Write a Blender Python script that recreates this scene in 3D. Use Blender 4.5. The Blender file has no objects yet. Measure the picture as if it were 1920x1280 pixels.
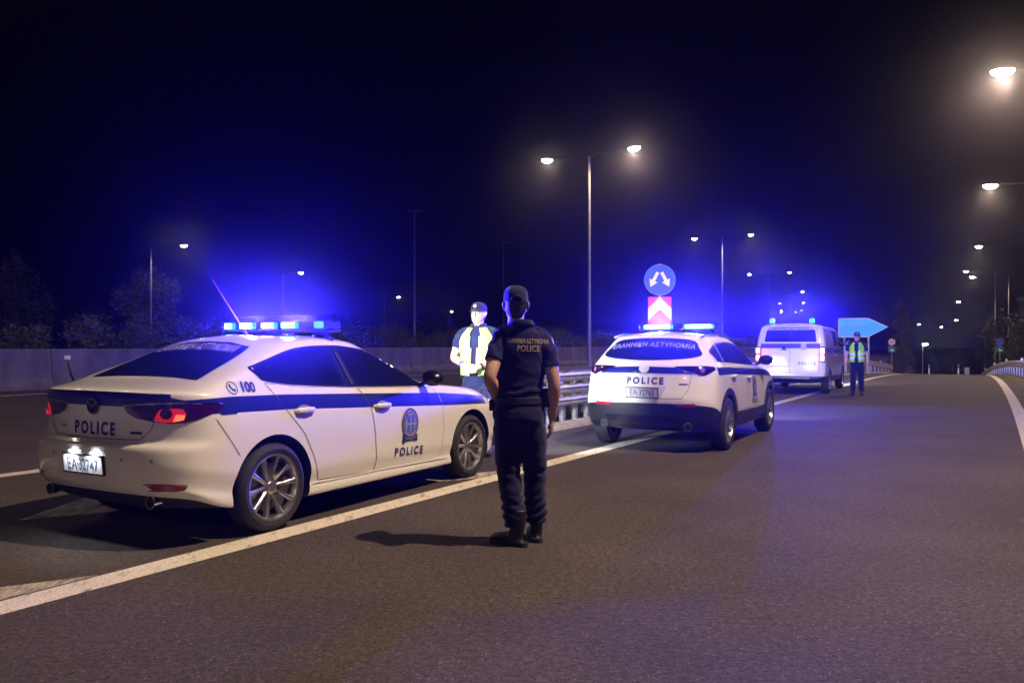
import bpy, bmesh, math, random
from mathutils import Vector, Matrix, noise
from mathutils.bvhtree import BVHTree
from mathutils.geometry import delaunay_2d_cdt
random.seed(7)
SC = bpy.context.scene
COL = SC.collection
R = math.radians

# ------------------------------------------------------------------ camera
CAMZ = 1.36
cam = bpy.data.cameras.new('camera')
cam.lens = 28.0; cam.sensor_width = 36.0
cam.shift_y = 8.0 / 1920.0
cam.clip_start = 0.05; cam.clip_end = 5000
cam_o = bpy.data.objects.new('camera', cam); COL.objects.link(cam_o)
cam_o.location = (0, 0, CAMZ); cam_o.rotation_euler = (R(90), 0, 0)
SC.camera = cam_o

# ------------------------------------------------------------------ night sky, moon-weak sun, exposure
world = bpy.data.worlds.new('World'); SC.world = world; world.use_nodes = True
nt = world.node_tree; nt.nodes.clear()
w_out = nt.nodes.new('ShaderNodeOutputWorld'); w_bg = nt.nodes.new('ShaderNodeBackground')
w_sky = nt.nodes.new('ShaderNodeTexSky'); w_sky.sky_type = 'NISHITA'; w_sky.sun_disc = False
w_sky.sun_elevation = R(-6); w_sky.sun_rotation = R(200)
w_mul = nt.nodes.new('ShaderNodeMix'); w_mul.data_type = 'RGBA'; w_mul.blend_type = 'MULTIPLY'
w_mul.inputs['Factor'].default_value = 1.0
w_mul.inputs['B'].default_value = (0.30, 0.10, 1.0, 1)
nt.links.new(w_sky.outputs['Color'], w_mul.inputs['A'])
nt.links.new(w_mul.outputs['Result'], w_bg.inputs['Color'])
w_bg.inputs['Strength'].default_value = 0.03
nt.links.new(w_bg.outputs['Background'], w_out.inputs['Surface'])

VS = SC.view_settings
VS.view_transform = 'Standard'; VS.look = 'None'; VS.exposure = 0.0; VS.gamma = 1.0
VS.use_curve_mapping = False
SC.cycles.use_denoising = True
SC.cycles.max_bounces = 5; SC.cycles.diffuse_bounces = 2; SC.cycles.glossy_bounces = 3
SC.cycles.transmission_bounces = 3; SC.cycles.volume_bounces = 0; SC.cycles.transparent_max_bounces = 8
SC.cycles.sample_clamp_indirect = 3.0
SC.cycles.use_light_tree = True

WARM = (1.0, 0.735, 0.52)
BLUE = (0.030, 0.022, 1.0)
LAMP_W = 4300.0       # street lamps, watts
GLOW_W = 4200.0       # beacons, level and upward output (the covers below shade the roof)
SPILL_W = 12.0        # beacons, what leaks down on the roof and the road
HAZE_DENSITY = 0.0010
HAZE_COLOR = (0.85, 0.80, 0.92)
HAZE_G = 0.95

# ------------------------------------------------------------------ road frame and terrain
RA = R(31.2)
DS, DC = math.sin(RA), math.cos(RA)
def xy(s, t): return (s * DS + t * DC, s * DC - t * DS)
def smooth(a, b, v):
    k = max(0.0, min(1.0, (v - a) / (b - a))); return k * k * (3 - 2 * k)
def terr(s, t):
    d = 0.0
    if s > 33: d = -((min(s, 95) - 33) ** 2) / 1300.0
    if s > 95: d -= (min(s, 230) - 95) * 0.095 * (1 - 0.4 * smooth(95, 230, s))
    return d * smooth(-13.0, -7.2, t)
def bend(s):
    if s < 15: return 0.0
    if s < 60: return -1.0 * ((s - 15) / 42.0) ** 2
    return -1.148 - (s - 60) * 0.051
def P(s, t, z=0.0):
    x, y = xy(s, t); return Vector((x, y, terr(s, t) + z))
def to_st(x, y): return (x * DS + y * DC, x * DC - y * DS)

# ------------------------------------------------------------------ materials
def principled(name, base=(.5, .5, .5), rough=.5, metal=0.0, coat=0.0, spec=.5, emit=None, estr=0.0):
    m = bpy.data.materials.new(name); m.use_nodes = True
    b = m.node_tree.nodes['Principled BSDF']
    b.inputs['Base Color'].default_value = (*base, 1); b.inputs['Roughness'].default_value = rough
    b.inputs['Metallic'].default_value = metal; b.inputs['Coat Weight'].default_value = coat
    b.inputs['Coat Roughness'].default_value = .04
    b.inputs['Specular IOR Level'].default_value = spec
    if emit:
        b.inputs['Emission Color'].default_value = (*emit, 1); b.inputs['Emission Strength'].default_value = estr
        m.cycles.emission_sampling = 'NONE'
    return m
def noisy(m, c1, c2, scale, detail=4, rough=.6, bump=0.0, bscale=None, lo=.35, hi=.65, coords='Object', stretch=None):
    """colour of the Principled node varies between c1 and c2 with a noise; optional bump"""
    t = m.node_tree; b = t.nodes['Principled BSDF']
    tc = t.nodes.new('ShaderNodeTexCoord'); src = tc.outputs[coords]
    if stretch:
        mp = t.nodes.new('ShaderNodeMapping'); mp.inputs['Scale'].default_value = stretch
        t.links.new(src, mp.inputs['Vector']); src = mp.outputs['Vector']
    n = t.nodes.new('ShaderNodeTexNoise'); n.inputs['Scale'].default_value = scale
    n.inputs['Detail'].default_value = detail; n.inputs['Roughness'].default_value = rough
    t.links.new(src, n.inputs['Vector'])
    cr = t.nodes.new('ShaderNodeValToRGB')
    cr.color_ramp.elements[0].position = lo; cr.color_ramp.elements[0].color = (*c1, 1)
    cr.color_ramp.elements[1].position = hi; cr.color_ramp.elements[1].color = (*c2, 1)
    t.links.new(n.outputs['Fac'], cr.inputs['Fac']); t.links.new(cr.outputs['Color'], b.inputs['Base Color'])
    if bump:
        n2 = t.nodes.new('ShaderNodeTexNoise'); n2.inputs['Scale'].default_value = bscale or scale
        n2.inputs['Detail'].default_value = 3
        t.links.new(src, n2.inputs['Vector'])
        bp = t.nodes.new('ShaderNodeBump'); bp.inputs['Strength'].default_value = bump; bp.inputs['Distance'].default_value = .01
        t.links.new(n2.outputs['Fac'], bp.inputs['Height']); t.links.new(bp.outputs['Normal'], b.inputs['Normal'])
    return m

M = {}
M['paint'] = principled('white_paint', (.76, .745, .72), .30, coat=1.0)
M['navy'] = principled('blue_stripe', (.008, .012, .20), .3, coat=.6)
M['navytext'] = principled('blue_lettering', (.012, .014, .12), .5)
M['glass'] = principled('tinted_glass', (.006, .007, .012), .03, spec=.9)
M['trim'] = principled('black_trim', (.008, .008, .010), .25)
M['blackplastic'] = noisy(principled('black_plastic', (.01, .01, .011), .40), (.007, .007, .008), (.013, .013, .014), 60)
M['seam'] = principled('panel_gap', (.10, .095, .09), .7)
M['under'] = principled('underbody', (.012, .012, .013), .9)
M['tyre'] = noisy(principled('tyre_rubber', (.02, .02, .02), .75), (.008, .008, .008), (.017, .0165, .016), 14, bump=.2, bscale=90)
M['alloy'] = principled('alloy_rim', (.52, .52, .54), .33, metal=1.0)
M['disc'] = principled('brake_disc', (.25, .24, .23), .4, metal=1.0)
M['chrome'] = principled('chrome', (.75, .75, .77), .12, metal=1.0)
M['tailred'] = principled('tail_lamp_lens', (.035, .003, .006), .08, coat=1.0)
M['taillit'] = principled('tail_lamp_lit', (.3, .01, .01), .2, emit=(1.0, .02, .015), estr=.42)
M['tailhot'] = principled('tail_lamp_bright', (.3, .05, .02), .2, emit=(1.0, .12, .035), estr=2.0)
M['taildark'] = principled('unlit_tail_lamp', (.012, .003, .008), .08, coat=1.0)
M['reflred'] = principled('red_reflector', (.28, .012, .02), .2, coat=.6)
M['plate'] = noisy(principled('number_plate', (.62, .63, .66), .4), (.55, .56, .6), (.68, .69, .72), 20)
M['platelamp'] = principled('plate_lamp', (.8, .8, .8), .3, emit=(.85, .92, 1.0), estr=14)
M['headlit'] = principled('headlamp_lit', (.8, .8, .8), .2, emit=(.9, .95, 1.0), estr=20)
M['lensblue'] = principled('beacon_lens', (.05, .12, .5), .1, coat=.5)
M['ledblue'] = principled('beacon_led_blue', (.1, .3, .9), .3, emit=(.20, .60, 1.0), estr=26)
M['ledred'] = principled('beacon_led_red', (.9, .1, .2), .3, emit=(1.0, .28, .50), estr=16)
M['asphalt'] = None

def asphalt(name, dark, light, patch):
    m = principled(name, dark, .82, spec=.35); t = m.node_tree; b = t.nodes['Principled BSDF']
    tc = t.nodes.new('ShaderNodeTexCoord')
    def nz(scale, det, rough=.6):
        n = t.nodes.new('ShaderNodeTexNoise'); n.inputs['Scale'].default_value = scale
        n.inputs['Detail'].default_value = det; n.inputs['Roughness'].default_value = rough
        t.links.new(tc.outputs['Object'], n.inputs['Vector']); return n
    def ramp(src, a, ca, bb, cb):
        r = t.nodes.new('ShaderNodeValToRGB'); r.color_ramp.elements[0].position = a; r.color_ramp.elements[0].color = (*ca, 1)
        r.color_ramp.elements[1].position = bb; r.color_ramp.elements[1].color = (*cb, 1)
        t.links.new(src, r.inputs['Fac']); return r.outputs['Color']
    def mix(kind, fac, a, c):
        x = t.nodes.new('ShaderNodeMix'); x.data_type = 'RGBA'; x.blend_type = kind
        if isinstance(fac, float): x.inputs['Factor'].default_value = fac
        else: t.links.new(fac, x.inputs['Factor'])
        t.links.new(a, x.inputs['A']); t.links.new(c, x.inputs['B']); return x.outputs['Result']
    base = ramp(nz(40, 7, .85).outputs['Fac'], .34, dark, .68, light)
    v = t.nodes.new('ShaderNodeTexVoronoi'); v.inputs['Scale'].default_value = 62; v.feature = 'F1'
    t.links.new(tc.outputs['Object'], v.inputs['Vector'])
    sp = t.nodes.new('ShaderNodeSeparateColor'); t.links.new(v.outputs['Color'], sp.inputs['Color'])
    pick = t.nodes.new('ShaderNodeMath'); pick.operation = 'GREATER_THAN'; pick.inputs[1].default_value = .90
    t.links.new(sp.outputs['Red'], pick.inputs[0])
    near = t.nodes.new('ShaderNodeMath'); near.operation = 'LESS_THAN'; near.inputs[1].default_value = .30
    t.links.new(v.outputs['Distance'], near.inputs[0])
    both = t.nodes.new('ShaderNodeMath'); both.operation = 'MULTIPLY'
    t.links.new(pick.outputs[0], both.inputs[0]); t.links.new(near.outputs[0], both.inputs[1])
    stone = t.nodes.new('ShaderNodeRGB'); stone.outputs[0].default_value = (light[0] * 1.75, light[1] * 1.7, light[2] * 1.6, 1)
    base = mix('MIX', both.outputs[0], base, stone.outputs[0])
    big = ramp(nz(.55, 4).outputs['Fac'], .3, patch, .7, (1, 1, 1))
    base = mix('MULTIPLY', 1.0, base, big)
    base = mix('MULTIPLY', 1.0, base, ramp(nz(22, 5, .85).outputs['Fac'], .36, (.50, .50, .50), .60, (1.12, 1.12, 1.12)))
    t.links.new(base, b.inputs['Base Color'])
    bp = t.nodes.new('ShaderNodeBump'); bp.inputs['Strength'].default_value = .9; bp.inputs['Distance'].default_value = .010
    t.links.new(nz(75, 4, .7).outputs['Fac'], bp.inputs['Height']); t.links.new(bp.outputs['Normal'], b.inputs['Normal'])
    return m
M['asphalt'] = asphalt('asphalt', (.019, .0153, .0148), (.165, .130, .124), (.58, .57, .58))

def worn_paint(name, wear_lo, wear_hi):
    m = principled(name, (.6, .58, .52), .75); t = m.node_tree; b = t.nodes['Principled BSDF']
    tc = t.nodes.new('ShaderNodeTexCoord'); mp = t.nodes.new('ShaderNodeMapping')
    mp.inputs['Rotation'].default_value = (0, 0, RA)
    mp.inputs['Scale'].default_value = (3.0, .8, 1.0)
    t.links.new(tc.outputs['Object'], mp.inputs['Vector'])
    n = t.nodes.new('ShaderNodeTexNoise'); n.inputs['Scale'].default_value = 5; n.inputs['Detail'].default_value = 9; n.inputs['Roughness'].default_value = .78
    t.links.new(mp.outputs['Vector'], n.inputs['Vector'])
    cr = t.nodes.new('ShaderNodeValToRGB')
    cr.color_ramp.elements[0].position = wear_lo; cr.color_ramp.elements[0].color = (.085, .075, .068, 1)
    cr.color_ramp.elements[1].position = wear_hi; cr.color_ramp.elements[1].color = (.72, .67, .57, 1)
    t.links.new(n.outputs['Fac'], cr.inputs['Fac'])
    n3 = t.nodes.new('ShaderNodeTexNoise'); n3.inputs['Scale'].default_value = 75; n3.inputs['Detail'].default_value = 4; n3.inputs['Roughness'].default_value = .8
    t.links.new(tc.outputs['Object'], n3.inputs['Vector'])
    cr3 = t.nodes.new('ShaderNodeValToRGB'); cr3.color_ramp.elements[0].position = .33; cr3.color_ramp.elements[0].color = (.38, .36, .33, 1)
    cr3.color_ramp.elements[1].position = .52
    t.links.new(n3.outputs['Fac'], cr3.inputs['Fac'])
    mx = t.nodes.new('ShaderNodeMix'); mx.data_type = 'RGBA'; mx.blend_type = 'MULTIPLY'; mx.inputs['Factor'].default_value = 1
    t.links.new(cr.outputs['Color'], mx.inputs['A']); t.links.new(cr3.outputs['Color'], mx.inputs['B'])
    t.links.new(mx.outputs['Result'], b.inputs['Base Color'])
    bp = t.nodes.new('ShaderNodeBump'); bp.inputs['Strength'].default_value = .4; bp.inputs['Distance'].default_value = .004
    t.links.new(n3.outputs['Fac'], bp.inputs['Height']); t.links.new(bp.outputs['Normal'], b.inputs['Normal'])
    return m
M['line'] = worn_paint('road_paint', .33, .46)
M['wornline'] = worn_paint('worn_road_paint', .38, .62)
M['soil'] = noisy(principled('dry_verge', (.1, .08, .05), .95), (.07, .055, .035), (.16, .125, .075), 3, detail=8, bump=.8, bscale=20)
M['farground'] = noisy(principled('dark_field', (.05, .05, .03), .95), (.035, .035, .02), (.07, .06, .035), .6, detail=6)
M['concrete'] = noisy(principled('concrete', (.3, .29, .28), .85), (.08, .075, .085), (.16, .15, .155), 1.6, detail=8, bump=.25, bscale=30, stretch=(1, 1, .35))
M['kerb'] = noisy(principled('kerb_concrete', (.35, .33, .3), .85), (.27, .25, .22), (.42, .39, .35), 4, detail=7, bump=.3, bscale=40)
M['galv'] = noisy(principled('galvanised_steel', (.5, .5, .5), .45, metal=.75), (.42, .42, .41), (.60, .59, .57), 6, detail=6)
M['pole'] = noisy(principled('lamp_pole_steel', (.4, .4, .4), .5, metal=.5), (.34, .34, .34), (.46, .46, .45), 3)
M['lamphead'] = principled('lamp_head', (.05, .05, .05), .6)
M['lamplit'] = principled('street_lamp_lens', (1, .9, .7), .3, emit=(1.0, .86, .60), estr=60)
M['lampfar'] = principled('far_lamp_lens', (1, .9, .7), .3, emit=(1.0, .90, .72), estr=90)
M['lampcool'] = principled('far_white_lamp_lens', (1, 1, 1), .3, emit=(.85, 1.0, .95), estr=90)
M['signblue'] = principled('sign_blue', (.02, .07, .50), .4)
M['signcyan'] = principled('sign_light_blue', (.015, .55, .85), .4)
M['signwhite'] = principled('sign_white', (.80, .80, .80), .4)
M['signpale'] = principled('sign_pale_blue', (.22, .55, .80), .4)
M['signred'] = principled('sign_red', (.62, .02, .05), .4)
M['signgreen'] = principled('sign_green', (.01, .16, .12), .4)
M['signback'] = principled('sign_back', (.3, .3, .3), .6)
M['leafdark'] = noisy(principled('foliage', (.05, .07, .03), .7), (.035, .05, .02), (.10, .105, .05), 1.1, detail=3)
M['leafgrey'] = noisy(principled('olive_foliage', (.08, .09, .06), .7), (.06, .07, .04), (.13, .13, .09), 1.1, detail=3)
M['bark'] = noisy(principled('bark', (.09, .07, .05), .9), (.05, .04, .03), (.13, .10, .075), 9, bump=.6, stretch=(1, 1, .2))
M['skin'] = noisy(principled('skin', (.5, .3, .22), .5), (.44, .255, .18), (.54, .33, .245), 9)
M['skin'].node_tree.nodes['Principled BSDF'].inputs['Subsurface Weight'].default_value = .08
M['hair'] = noisy(principled('dark_hair', (.012, .009, .008), .6), (.008, .006, .006), (.025, .018, .015), 120, stretch=(1, 1, .2))
def cloth(name, c, var=.25, rough=.85):
    a = tuple(x * (1 - var) for x in c); b = tuple(x * (1 + var) for x in c)
    m = noisy(principled(name, c, rough, spec=.25), a, b, 7, detail=6, bump=.35, bscale=420)
    m.node_tree.nodes['Principled BSDF'].inputs['Sheen Weight'].default_value = .15
    return m
M['shirt'] = cloth('navy_uniform_shirt', (.004, .0035, .050))
M['trouser'] = cloth('navy_uniform_trousers', (.0035, .003, .042))
M['shirtblue'] = cloth('blue_polo_shirt', (.013, .019, .080))
M['trouserblue'] = cloth('blue_uniform_trousers', (.012, .017, .065))
M['cap'] = cloth('navy_cap', (.007, .006, .036))
M['vest'] = cloth('yellow_green_vest', (.49, .82, .17), .06, .7)
M['vestfar'] = cloth('green_yellow_vest', (.34, .78, .05), .06, .7)
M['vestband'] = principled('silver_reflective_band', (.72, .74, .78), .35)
M['boot'] = noisy(principled('black_boot_leather', (.012, .012, .013), .45), (.009, .009, .01), (.018, .018, .019), 25, bump=.2, bscale=60)
M['sole'] = principled('boot_sole', (.012, .012, .012), .8)
M['belt'] = principled('black_belt', (.005, .005, .009), .7)
M['gold'] = principled('dull_gold_print', (.36, .29, .15), .7)
M['goldp'] = cloth('khaki_patch', (.26, .21, .11), .3)
M['eyewhite'] = principled('eye', (.7, .68, .66), .2)
M['iris'] = principled('iris', (.02, .015, .01), .1)
M['lip'] = principled('lip', (.40, .17, .14), .5)
M['bluecloth'] = cloth('bright_blue_glove', (.02, .10, .5))

# ------------------------------------------------------------------ mesh helpers
class MB:
    def __init__(s): s.v = []; s.f = []; s.mi = []
    def add(s, v, f, mi=0):
        o = len(s.v); s.v += [tuple(p) for p in v]
        for q in f: s.f.append(tuple(o + i for i in q)); s.mi.append(mi)
        return s
    def box(s, c, d, mi=0, rot=None, taper=1.0):
        hx, hy, hz = d[0] / 2, d[1] / 2, d[2] / 2
        v = []
        for z in (-1, 1):
            k = taper if z > 0 else 1.0
            for x, y in ((-1, -1), (1, -1), (1, 1), (-1, 1)):
                p = Vector((x * hx * k, y * hy * k, z * hz))
                if rot is not None: p = rot @ p
                v.append(p + Vector(c))
        return s.add(v, [(3, 2, 1, 0), (4, 5, 6, 7), (0, 1, 5, 4), (1, 2, 6, 5), (2, 3, 7, 6), (3, 0, 4, 7)], mi)
    def tube(s, pts, rad, n=10, mi=0, cap=True, up=None, rx=None, twist0=None):
        """swept tube; rad = list of r or (ra, rb) along a, b axes"""
        pts = [Vector(p) for p in pts]; rings = []
        a = None
        for i, p in enumerate(pts):
            d = (pts[min(i + 1, len(pts) - 1)] - pts[max(i - 1, 0)])
            d = d.normalized() if d.length > 1e-9 else Vector((0, 0, 1))
            if a is None:
                ref = Vector(up) if up is not None else (Vector((1, 0, 0)) if abs(d.x) < .8 else Vector((0, 1, 0)))
                a = (ref - d * ref.dot(d)).normalized()
            else:
                a = (a - d * a.dot(d)); a = a.normalized() if a.length > 1e-6 else Vector((1, 0, 0))
            b = d.cross(a)
            r = rad[i] if isinstance(rad, (list, tuple)) else rad
            ra, rb = r if isinstance(r, (list, tuple)) else (r, r)
            rings.append([p + a * (ra * math.cos(2 * math.pi * k / n)) + b * (rb * math.sin(2 * math.pi * k / n)) for k in range(n)])
        v = [q for r_ in rings for q in r_]; f = []
        for i in range(len(rings) - 1):
            for k in range(n):
                f.append((i * n + k, i * n + (k + 1) % n, (i + 1) * n + (k + 1) % n, (i + 1) * n + k))
        if cap:
            f.append(tuple(range(n - 1, -1, -1))); f.append(tuple((len(rings) - 1) * n + k for k in range(n)))
        return s.add(v, f, mi)
    def lathe(s, prof, n=32, axis='Z', mi=0, closed=False):
        """prof: list of (r, h)"""
        v = []; f = []
        for r, h in prof:
            for k in range(n):
                c, q = r * math.cos(2 * math.pi * k / n), r * math.sin(2 * math.pi * k / n)
                v.append((c, q, h) if axis == 'Z' else (c, h, q) if axis == 'Y' else (h, c, q))
        L = len(prof)
        for i in range(L if closed else L - 1):
            j = (i + 1) % L
            for k in range(n):
                f.append((i * n + k, i * n + (k + 1) % n, j * n + (k + 1) % n, j * n + k))
        return s.add(v, f, mi)
    def prism(s, poly, z0, z1, to3=lambda x, y, z: (x, y, z), mi=0):
        n = len(poly); v = [to3(x, y, z0) for x, y in poly] + [to3(x, y, z1) for x, y in poly]
        f = [tuple(range(n - 1, -1, -1)), tuple(range(n, 2 * n))]
        f += [(i, (i + 1) % n, n + (i + 1) % n, n + i) for i in range(n)]
        return s.add(v, f, mi)
    def mesh(s, name, mats, smooth_=True, recalc=True):
        m = bpy.data.meshes.new(name); m.from_pydata(s.v, [], s.f)
        for x in mats: m.materials.append(x)
        m.polygons.foreach_set('material_index', s.mi)
        if recalc:
            bm = bmesh.new(); bm.from_mesh(m); bmesh.ops.recalc_face_normals(bm, faces=bm.faces); bm.to_mesh(m); bm.free()
        if smooth_:
            m.polygons.foreach_set('use_smooth', [True] * len(m.polygons))
            try: m.set_sharp_from_angle(angle=R(38))
            except Exception: pass
        m.update(); return m
    def obj(s, name, mats, parent=None, smooth_=True, recalc=True):
        if not isinstance(mats, (list, tuple)): mats = [mats]
        return link(name, s.mesh(name, mats, smooth_, recalc), parent)

def link(name, mesh, parent=None):
    o = bpy.data.objects.new(name, mesh); COL.objects.link(o)
    if parent is not None: o.parent = parent
    return o
def tag(o, label=None, cat=None, group=None, kind=None):
    if label: o['label'] = label
    if cat: o['category'] = cat
    if group: o['group'] = group
    if kind: o['kind'] = kind
    return o
def empty(name, loc=(0, 0, 0), rz=0.0, label=None, cat=None, group=None):
    o = bpy.data.objects.new(name, None); COL.objects.link(o); o.empty_display_size = .3
    o.location = loc; o.rotation_euler = (0, 0, rz)
    return tag(o, label, cat, group)
def baked(obj):
    dg = bpy.context.evaluated_depsgraph_get()
    m = bpy.data.meshes.new_from_object(obj.evaluated_get(dg), depsgraph=dg); return m
def temp_eval(mesh, mods):
    """apply modifiers [(type, {attrs})] to a mesh and return the result"""
    o = bpy.data.objects.new('tmp', mesh); COL.objects.link(o)
    for ty, at in mods:
        md = o.modifiers.new(ty, ty)
        for k, v in at.items(): setattr(md, k, v)
    m = baked(o)
    bpy.data.objects.remove(o)
    return m
def copy_tree(o, parent=None):
    c = o.copy(); COL.objects.link(c); c.parent = parent
    for ch in o.children:
        if ch.type == 'LIGHT' : continue
        copy_tree(ch, c)
    return c
def lamp(name, kind, loc, watts, color, parent=None, radius=.05, aim=None, cone=None, blend=.3):
    L = bpy.data.lights.new(name, kind); L.energy = watts; L.color = color; L.shadow_soft_size = radius
    o = bpy.data.objects.new(name, L); COL.objects.link(o); o.location = loc
    if kind == 'SPOT':
        L.spot_size = R(cone); L.spot_blend = blend
    if aim is not None: o.rotation_euler = Vector(aim).to_track_quat('-Z', 'Y').to_euler()
    if parent is not None: o.parent = parent
    return o

FONTCACHE = {}
def text2d(body, size, spacing=1.0, squeeze=1.0, bold=0.0):
    """outline mesh of a text, centred on 0,0: verts2d, faces"""
    cu = bpy.data.curves.new('txt', 'FONT'); cu.body = body; cu.size = size; cu.space_character = spacing
    cu.align_x = 'CENTER'; cu.align_y = 'CENTER'; cu.offset = bold; cu.resolution_u = 4
    o = bpy.data.objects.new('txt', cu); COL.objects.link(o)
    m = baked(o); bpy.data.objects.remove(o)
    v = [(p.co.x * squeeze, p.co.y) for p in m.vertices]; f = [tuple(p.vertices) for p in m.polygons]
    xs = [p[0] for p in v]; ys = [p[1] for p in v]
    cx = (min(xs) + max(xs)) / 2; cy = (min(ys) + max(ys)) / 2
    return [(a - cx, b - cy) for a, b in v], f
def inpoly(p, poly):
    x, y = p; c = False; j = len(poly) - 1
    for i in range(len(poly)):
        xi, yi = poly[i]; xj, yj = poly[j]
        if (yi > y) != (yj > y) and x < (xj - xi) * (y - yi) / (yj - yi) + xi: c = not c
        j = i
    return c
def fill2d(poly, res=.03):
    """triangulate a polygon with inner grid points"""
    bd = []
    n = len(poly)
    for i in range(n):
        a, b = Vector(poly[i]), Vector(poly[(i + 1) % n]); k = max(1, int((b - a).length / res))
        for q in range(k): bd.append(a.lerp(b, q / k))
    xs = [p.x for p in bd]; ys = [p.y for p in bd]
    inner = []
    y = min(ys) + res * .5
    while y < max(ys):
        x = min(xs) + res * .5
        while x < max(xs):
            if inpoly((x, y), [(p.x, p.y) for p in bd]) and min((Vector((x, y)) - p).length for p in bd) > res * .45:
                inner.append(Vector((x, y)))
            x += res
        y += res
    pts = bd + inner
    nb = len(bd)
    vs, es, fs, *_ = delaunay_2d_cdt(pts, [(i, (i + 1) % nb) for i in range(nb)], [list(range(nb))], 1, 1e-6)
    return [(p.x, p.y) for p in vs], [tuple(f) for f in fs]
def spline(pts, n=6, closed=True):
    out = []; L = len(pts)
    rng = range(L) if closed else range(L - 1)
    for i in rng:
        g = lambda k: Vector(pts[k % L]) if closed else Vector(pts[max(0, min(L - 1, k))])
        p0, p1, p2, p3 = g(i - 1), g(i), g(i + 1), g(i + 2)
        for q in range(n):
            t = q / n
            v = .5 * ((2 * p1) + (p2 - p0) * t + (2 * p0 - 5 * p1 + 4 * p2 - p3) * t * t + (3 * p1 - p0 - 3 * p2 + p3) * t ** 3)
            out.append((v.x, v.y))
    if not closed: out.append(tuple(pts[-1]))
    return out
# ------------------------------------------------------------------ the setting
def sheet(name, sv, tv, zoff, material, kind='structure', edge=None):
    mb = MB(); n = len(tv); v = []; f = []
    for s in sv:
        for t in tv:
            tt = t + (edge(s, t) if edge else 0.0)
            v.append(P(s, tt, zoff))
    for i in range(len(sv) - 1):
        for j in range(n - 1):
            f.append((i * n + j, i * n + j + 1, (i + 1) * n + j + 1, (i + 1) * n + j))
    mb.add(v, f); o = mb.obj(name, material); tag(o, kind=kind); return o
S_NEAR = [-60, -30, -15, -8, -4, 0, 4, 8, 12, 16, 20, 24, 28] + list(range(31, 96, 3)) + [100, 110, 125, 140, 160, 180, 200, 230]
ground = sheet('ground', [-400, -150] + S_NEAR + [300, 450, 700, 1200, 2200],
               [-2000, -900, -400, -200, -100, -60, -40, -30, -26, -20, -13, -12, -11, -10, -9, -8, -7.2, -4, 0, 3, 8, 20, 50, 120, 300, 900, 2000],
               -.03, M['farground'])
road = sheet('road', S_NEAR, [-48, -30, -24, -18, -13, -12, -11, -10, -9, -8, -7.2, -5.5, -3, -1, 0, .95], 0.0, M['asphalt'],
             edge=lambda s, t: bend(s) * smooth(-3, .5, t))
def verge_z(s, t):
    return 0
mb = MB(); tv = [.90, 1.25, 1.7, 2.6, 4.5, 8, 14, 25]; zv = [.012, .05, .10, .16, .30, .42, .5, .4]
sv = [s + q for s in S_NEAR[:-1] for q in (0,)] + [230]
v = []; f = []
for i, s in enumerate(sv):
    for j, (t, z) in enumerate(zip(tv, zv)):
        k = 0 if j == 0 else .05 * min(1, j / 3) * noise.noise(Vector((s * .7, t * 1.3, 3)))
        v.append(P(s, t + bend(s), z + k))
n = len(tv)
for i in range(len(sv) - 1):
    for j in range(n - 1): f.append((i * n + j, i * n + j + 1, (i + 1) * n + j + 1, (i + 1) * n + j))
mb.add(v, f); tag(mb.obj('verge', M['soil']), kind='structure')
# gore strip of dry soil behind the kerb on the left of the ramp
mb = MB(); v = []; f = []
tv = [-6.6, -7.2, -7.9, -9.5, -10.9]; zv = [.05, .09, .11, .10, .02]
sv = [30 + q * 3 for q in range(34)]
for s in sv:
    k = smooth(28, 44, s)
    for t, z in zip(tv, zv): v.append(P(s, -6.6 + (t + 6.6) * (.25 + .75 * k), z + .03 * noise.noise(Vector((s, t, 0)))))
n = len(tv)
for i in range(len(sv) - 1):
    for j in range(n - 1): f.append((i * n + j, i * n + j + 1, (i + 1) * n + j + 1, (i + 1) * n + j))
mb.add(v, f); tag(mb.obj('gore_soil', M['soil']), kind='structure')

def stripe(name, s0, s1, t0, t1, material, step=1.5, bent=0.0, zo=.004):
    mb = MB(); k = max(1, int((s1 - s0) / step)); v = []; f = []
    for i in range(k + 1):
        s = s0 + (s1 - s0) * i / k; b = bend(s) * bent
        v += [P(s, t0 + b, zo), P(s, t1 + b, zo)]
    f = [(2 * i, 2 * i + 1, 2 * i + 3, 2 * i + 2) for i in range(k)]
    mb.add(v, f); o = mb.obj(name, material, recalc=True); return tag(o, kind='structure')
stripe('road_edge_line', -8, 110, -4.52, -4.29, M['line'])
stripe('road_edge_line', -8, 110, .33, .55, M['line'], bent=1.0)
stripe('road_edge_line', -12, 60, -9.0, -8.78, M['line'])
stripe('road_edge_line', -25, 150, -23.1, -22.85, M['line'])
for q in range(9): stripe('lane_dash', 27 + q * 12, 30 + q * 12, -16.4, -16.2, M['line'])
def chevron(sa, tc=-6.50, k=.56, th=.62):
    tl, tr = -8.72, -4.54
    mb = MB(); v = []
    pts = [(tl, sa + (tc - tl) / k), (tc, sa), (tr, sa + (tr - tc) / k)]
    seg = []
    for (ta, a), (tb, b) in zip(pts, pts[1:]):
        for q in range(6):
            w = q / 6; seg.append((ta + (tb - ta) * w, a + (b - a) * w))
    seg.append(pts[-1])
    for t, s in seg: v += [P(s, t, .004), P(s + th, t, .004)]
    f = [(2 * i, 2 * i + 2, 2 * i + 3, 2 * i + 1) for i in range(len(seg) - 1)]
    mb.add(v, f); tag(mb.obj('gore_chevron_marking', M['wornline']), kind='structure')
for sa in (-5.4, -1.35, 3.3): chevron(sa)

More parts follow.
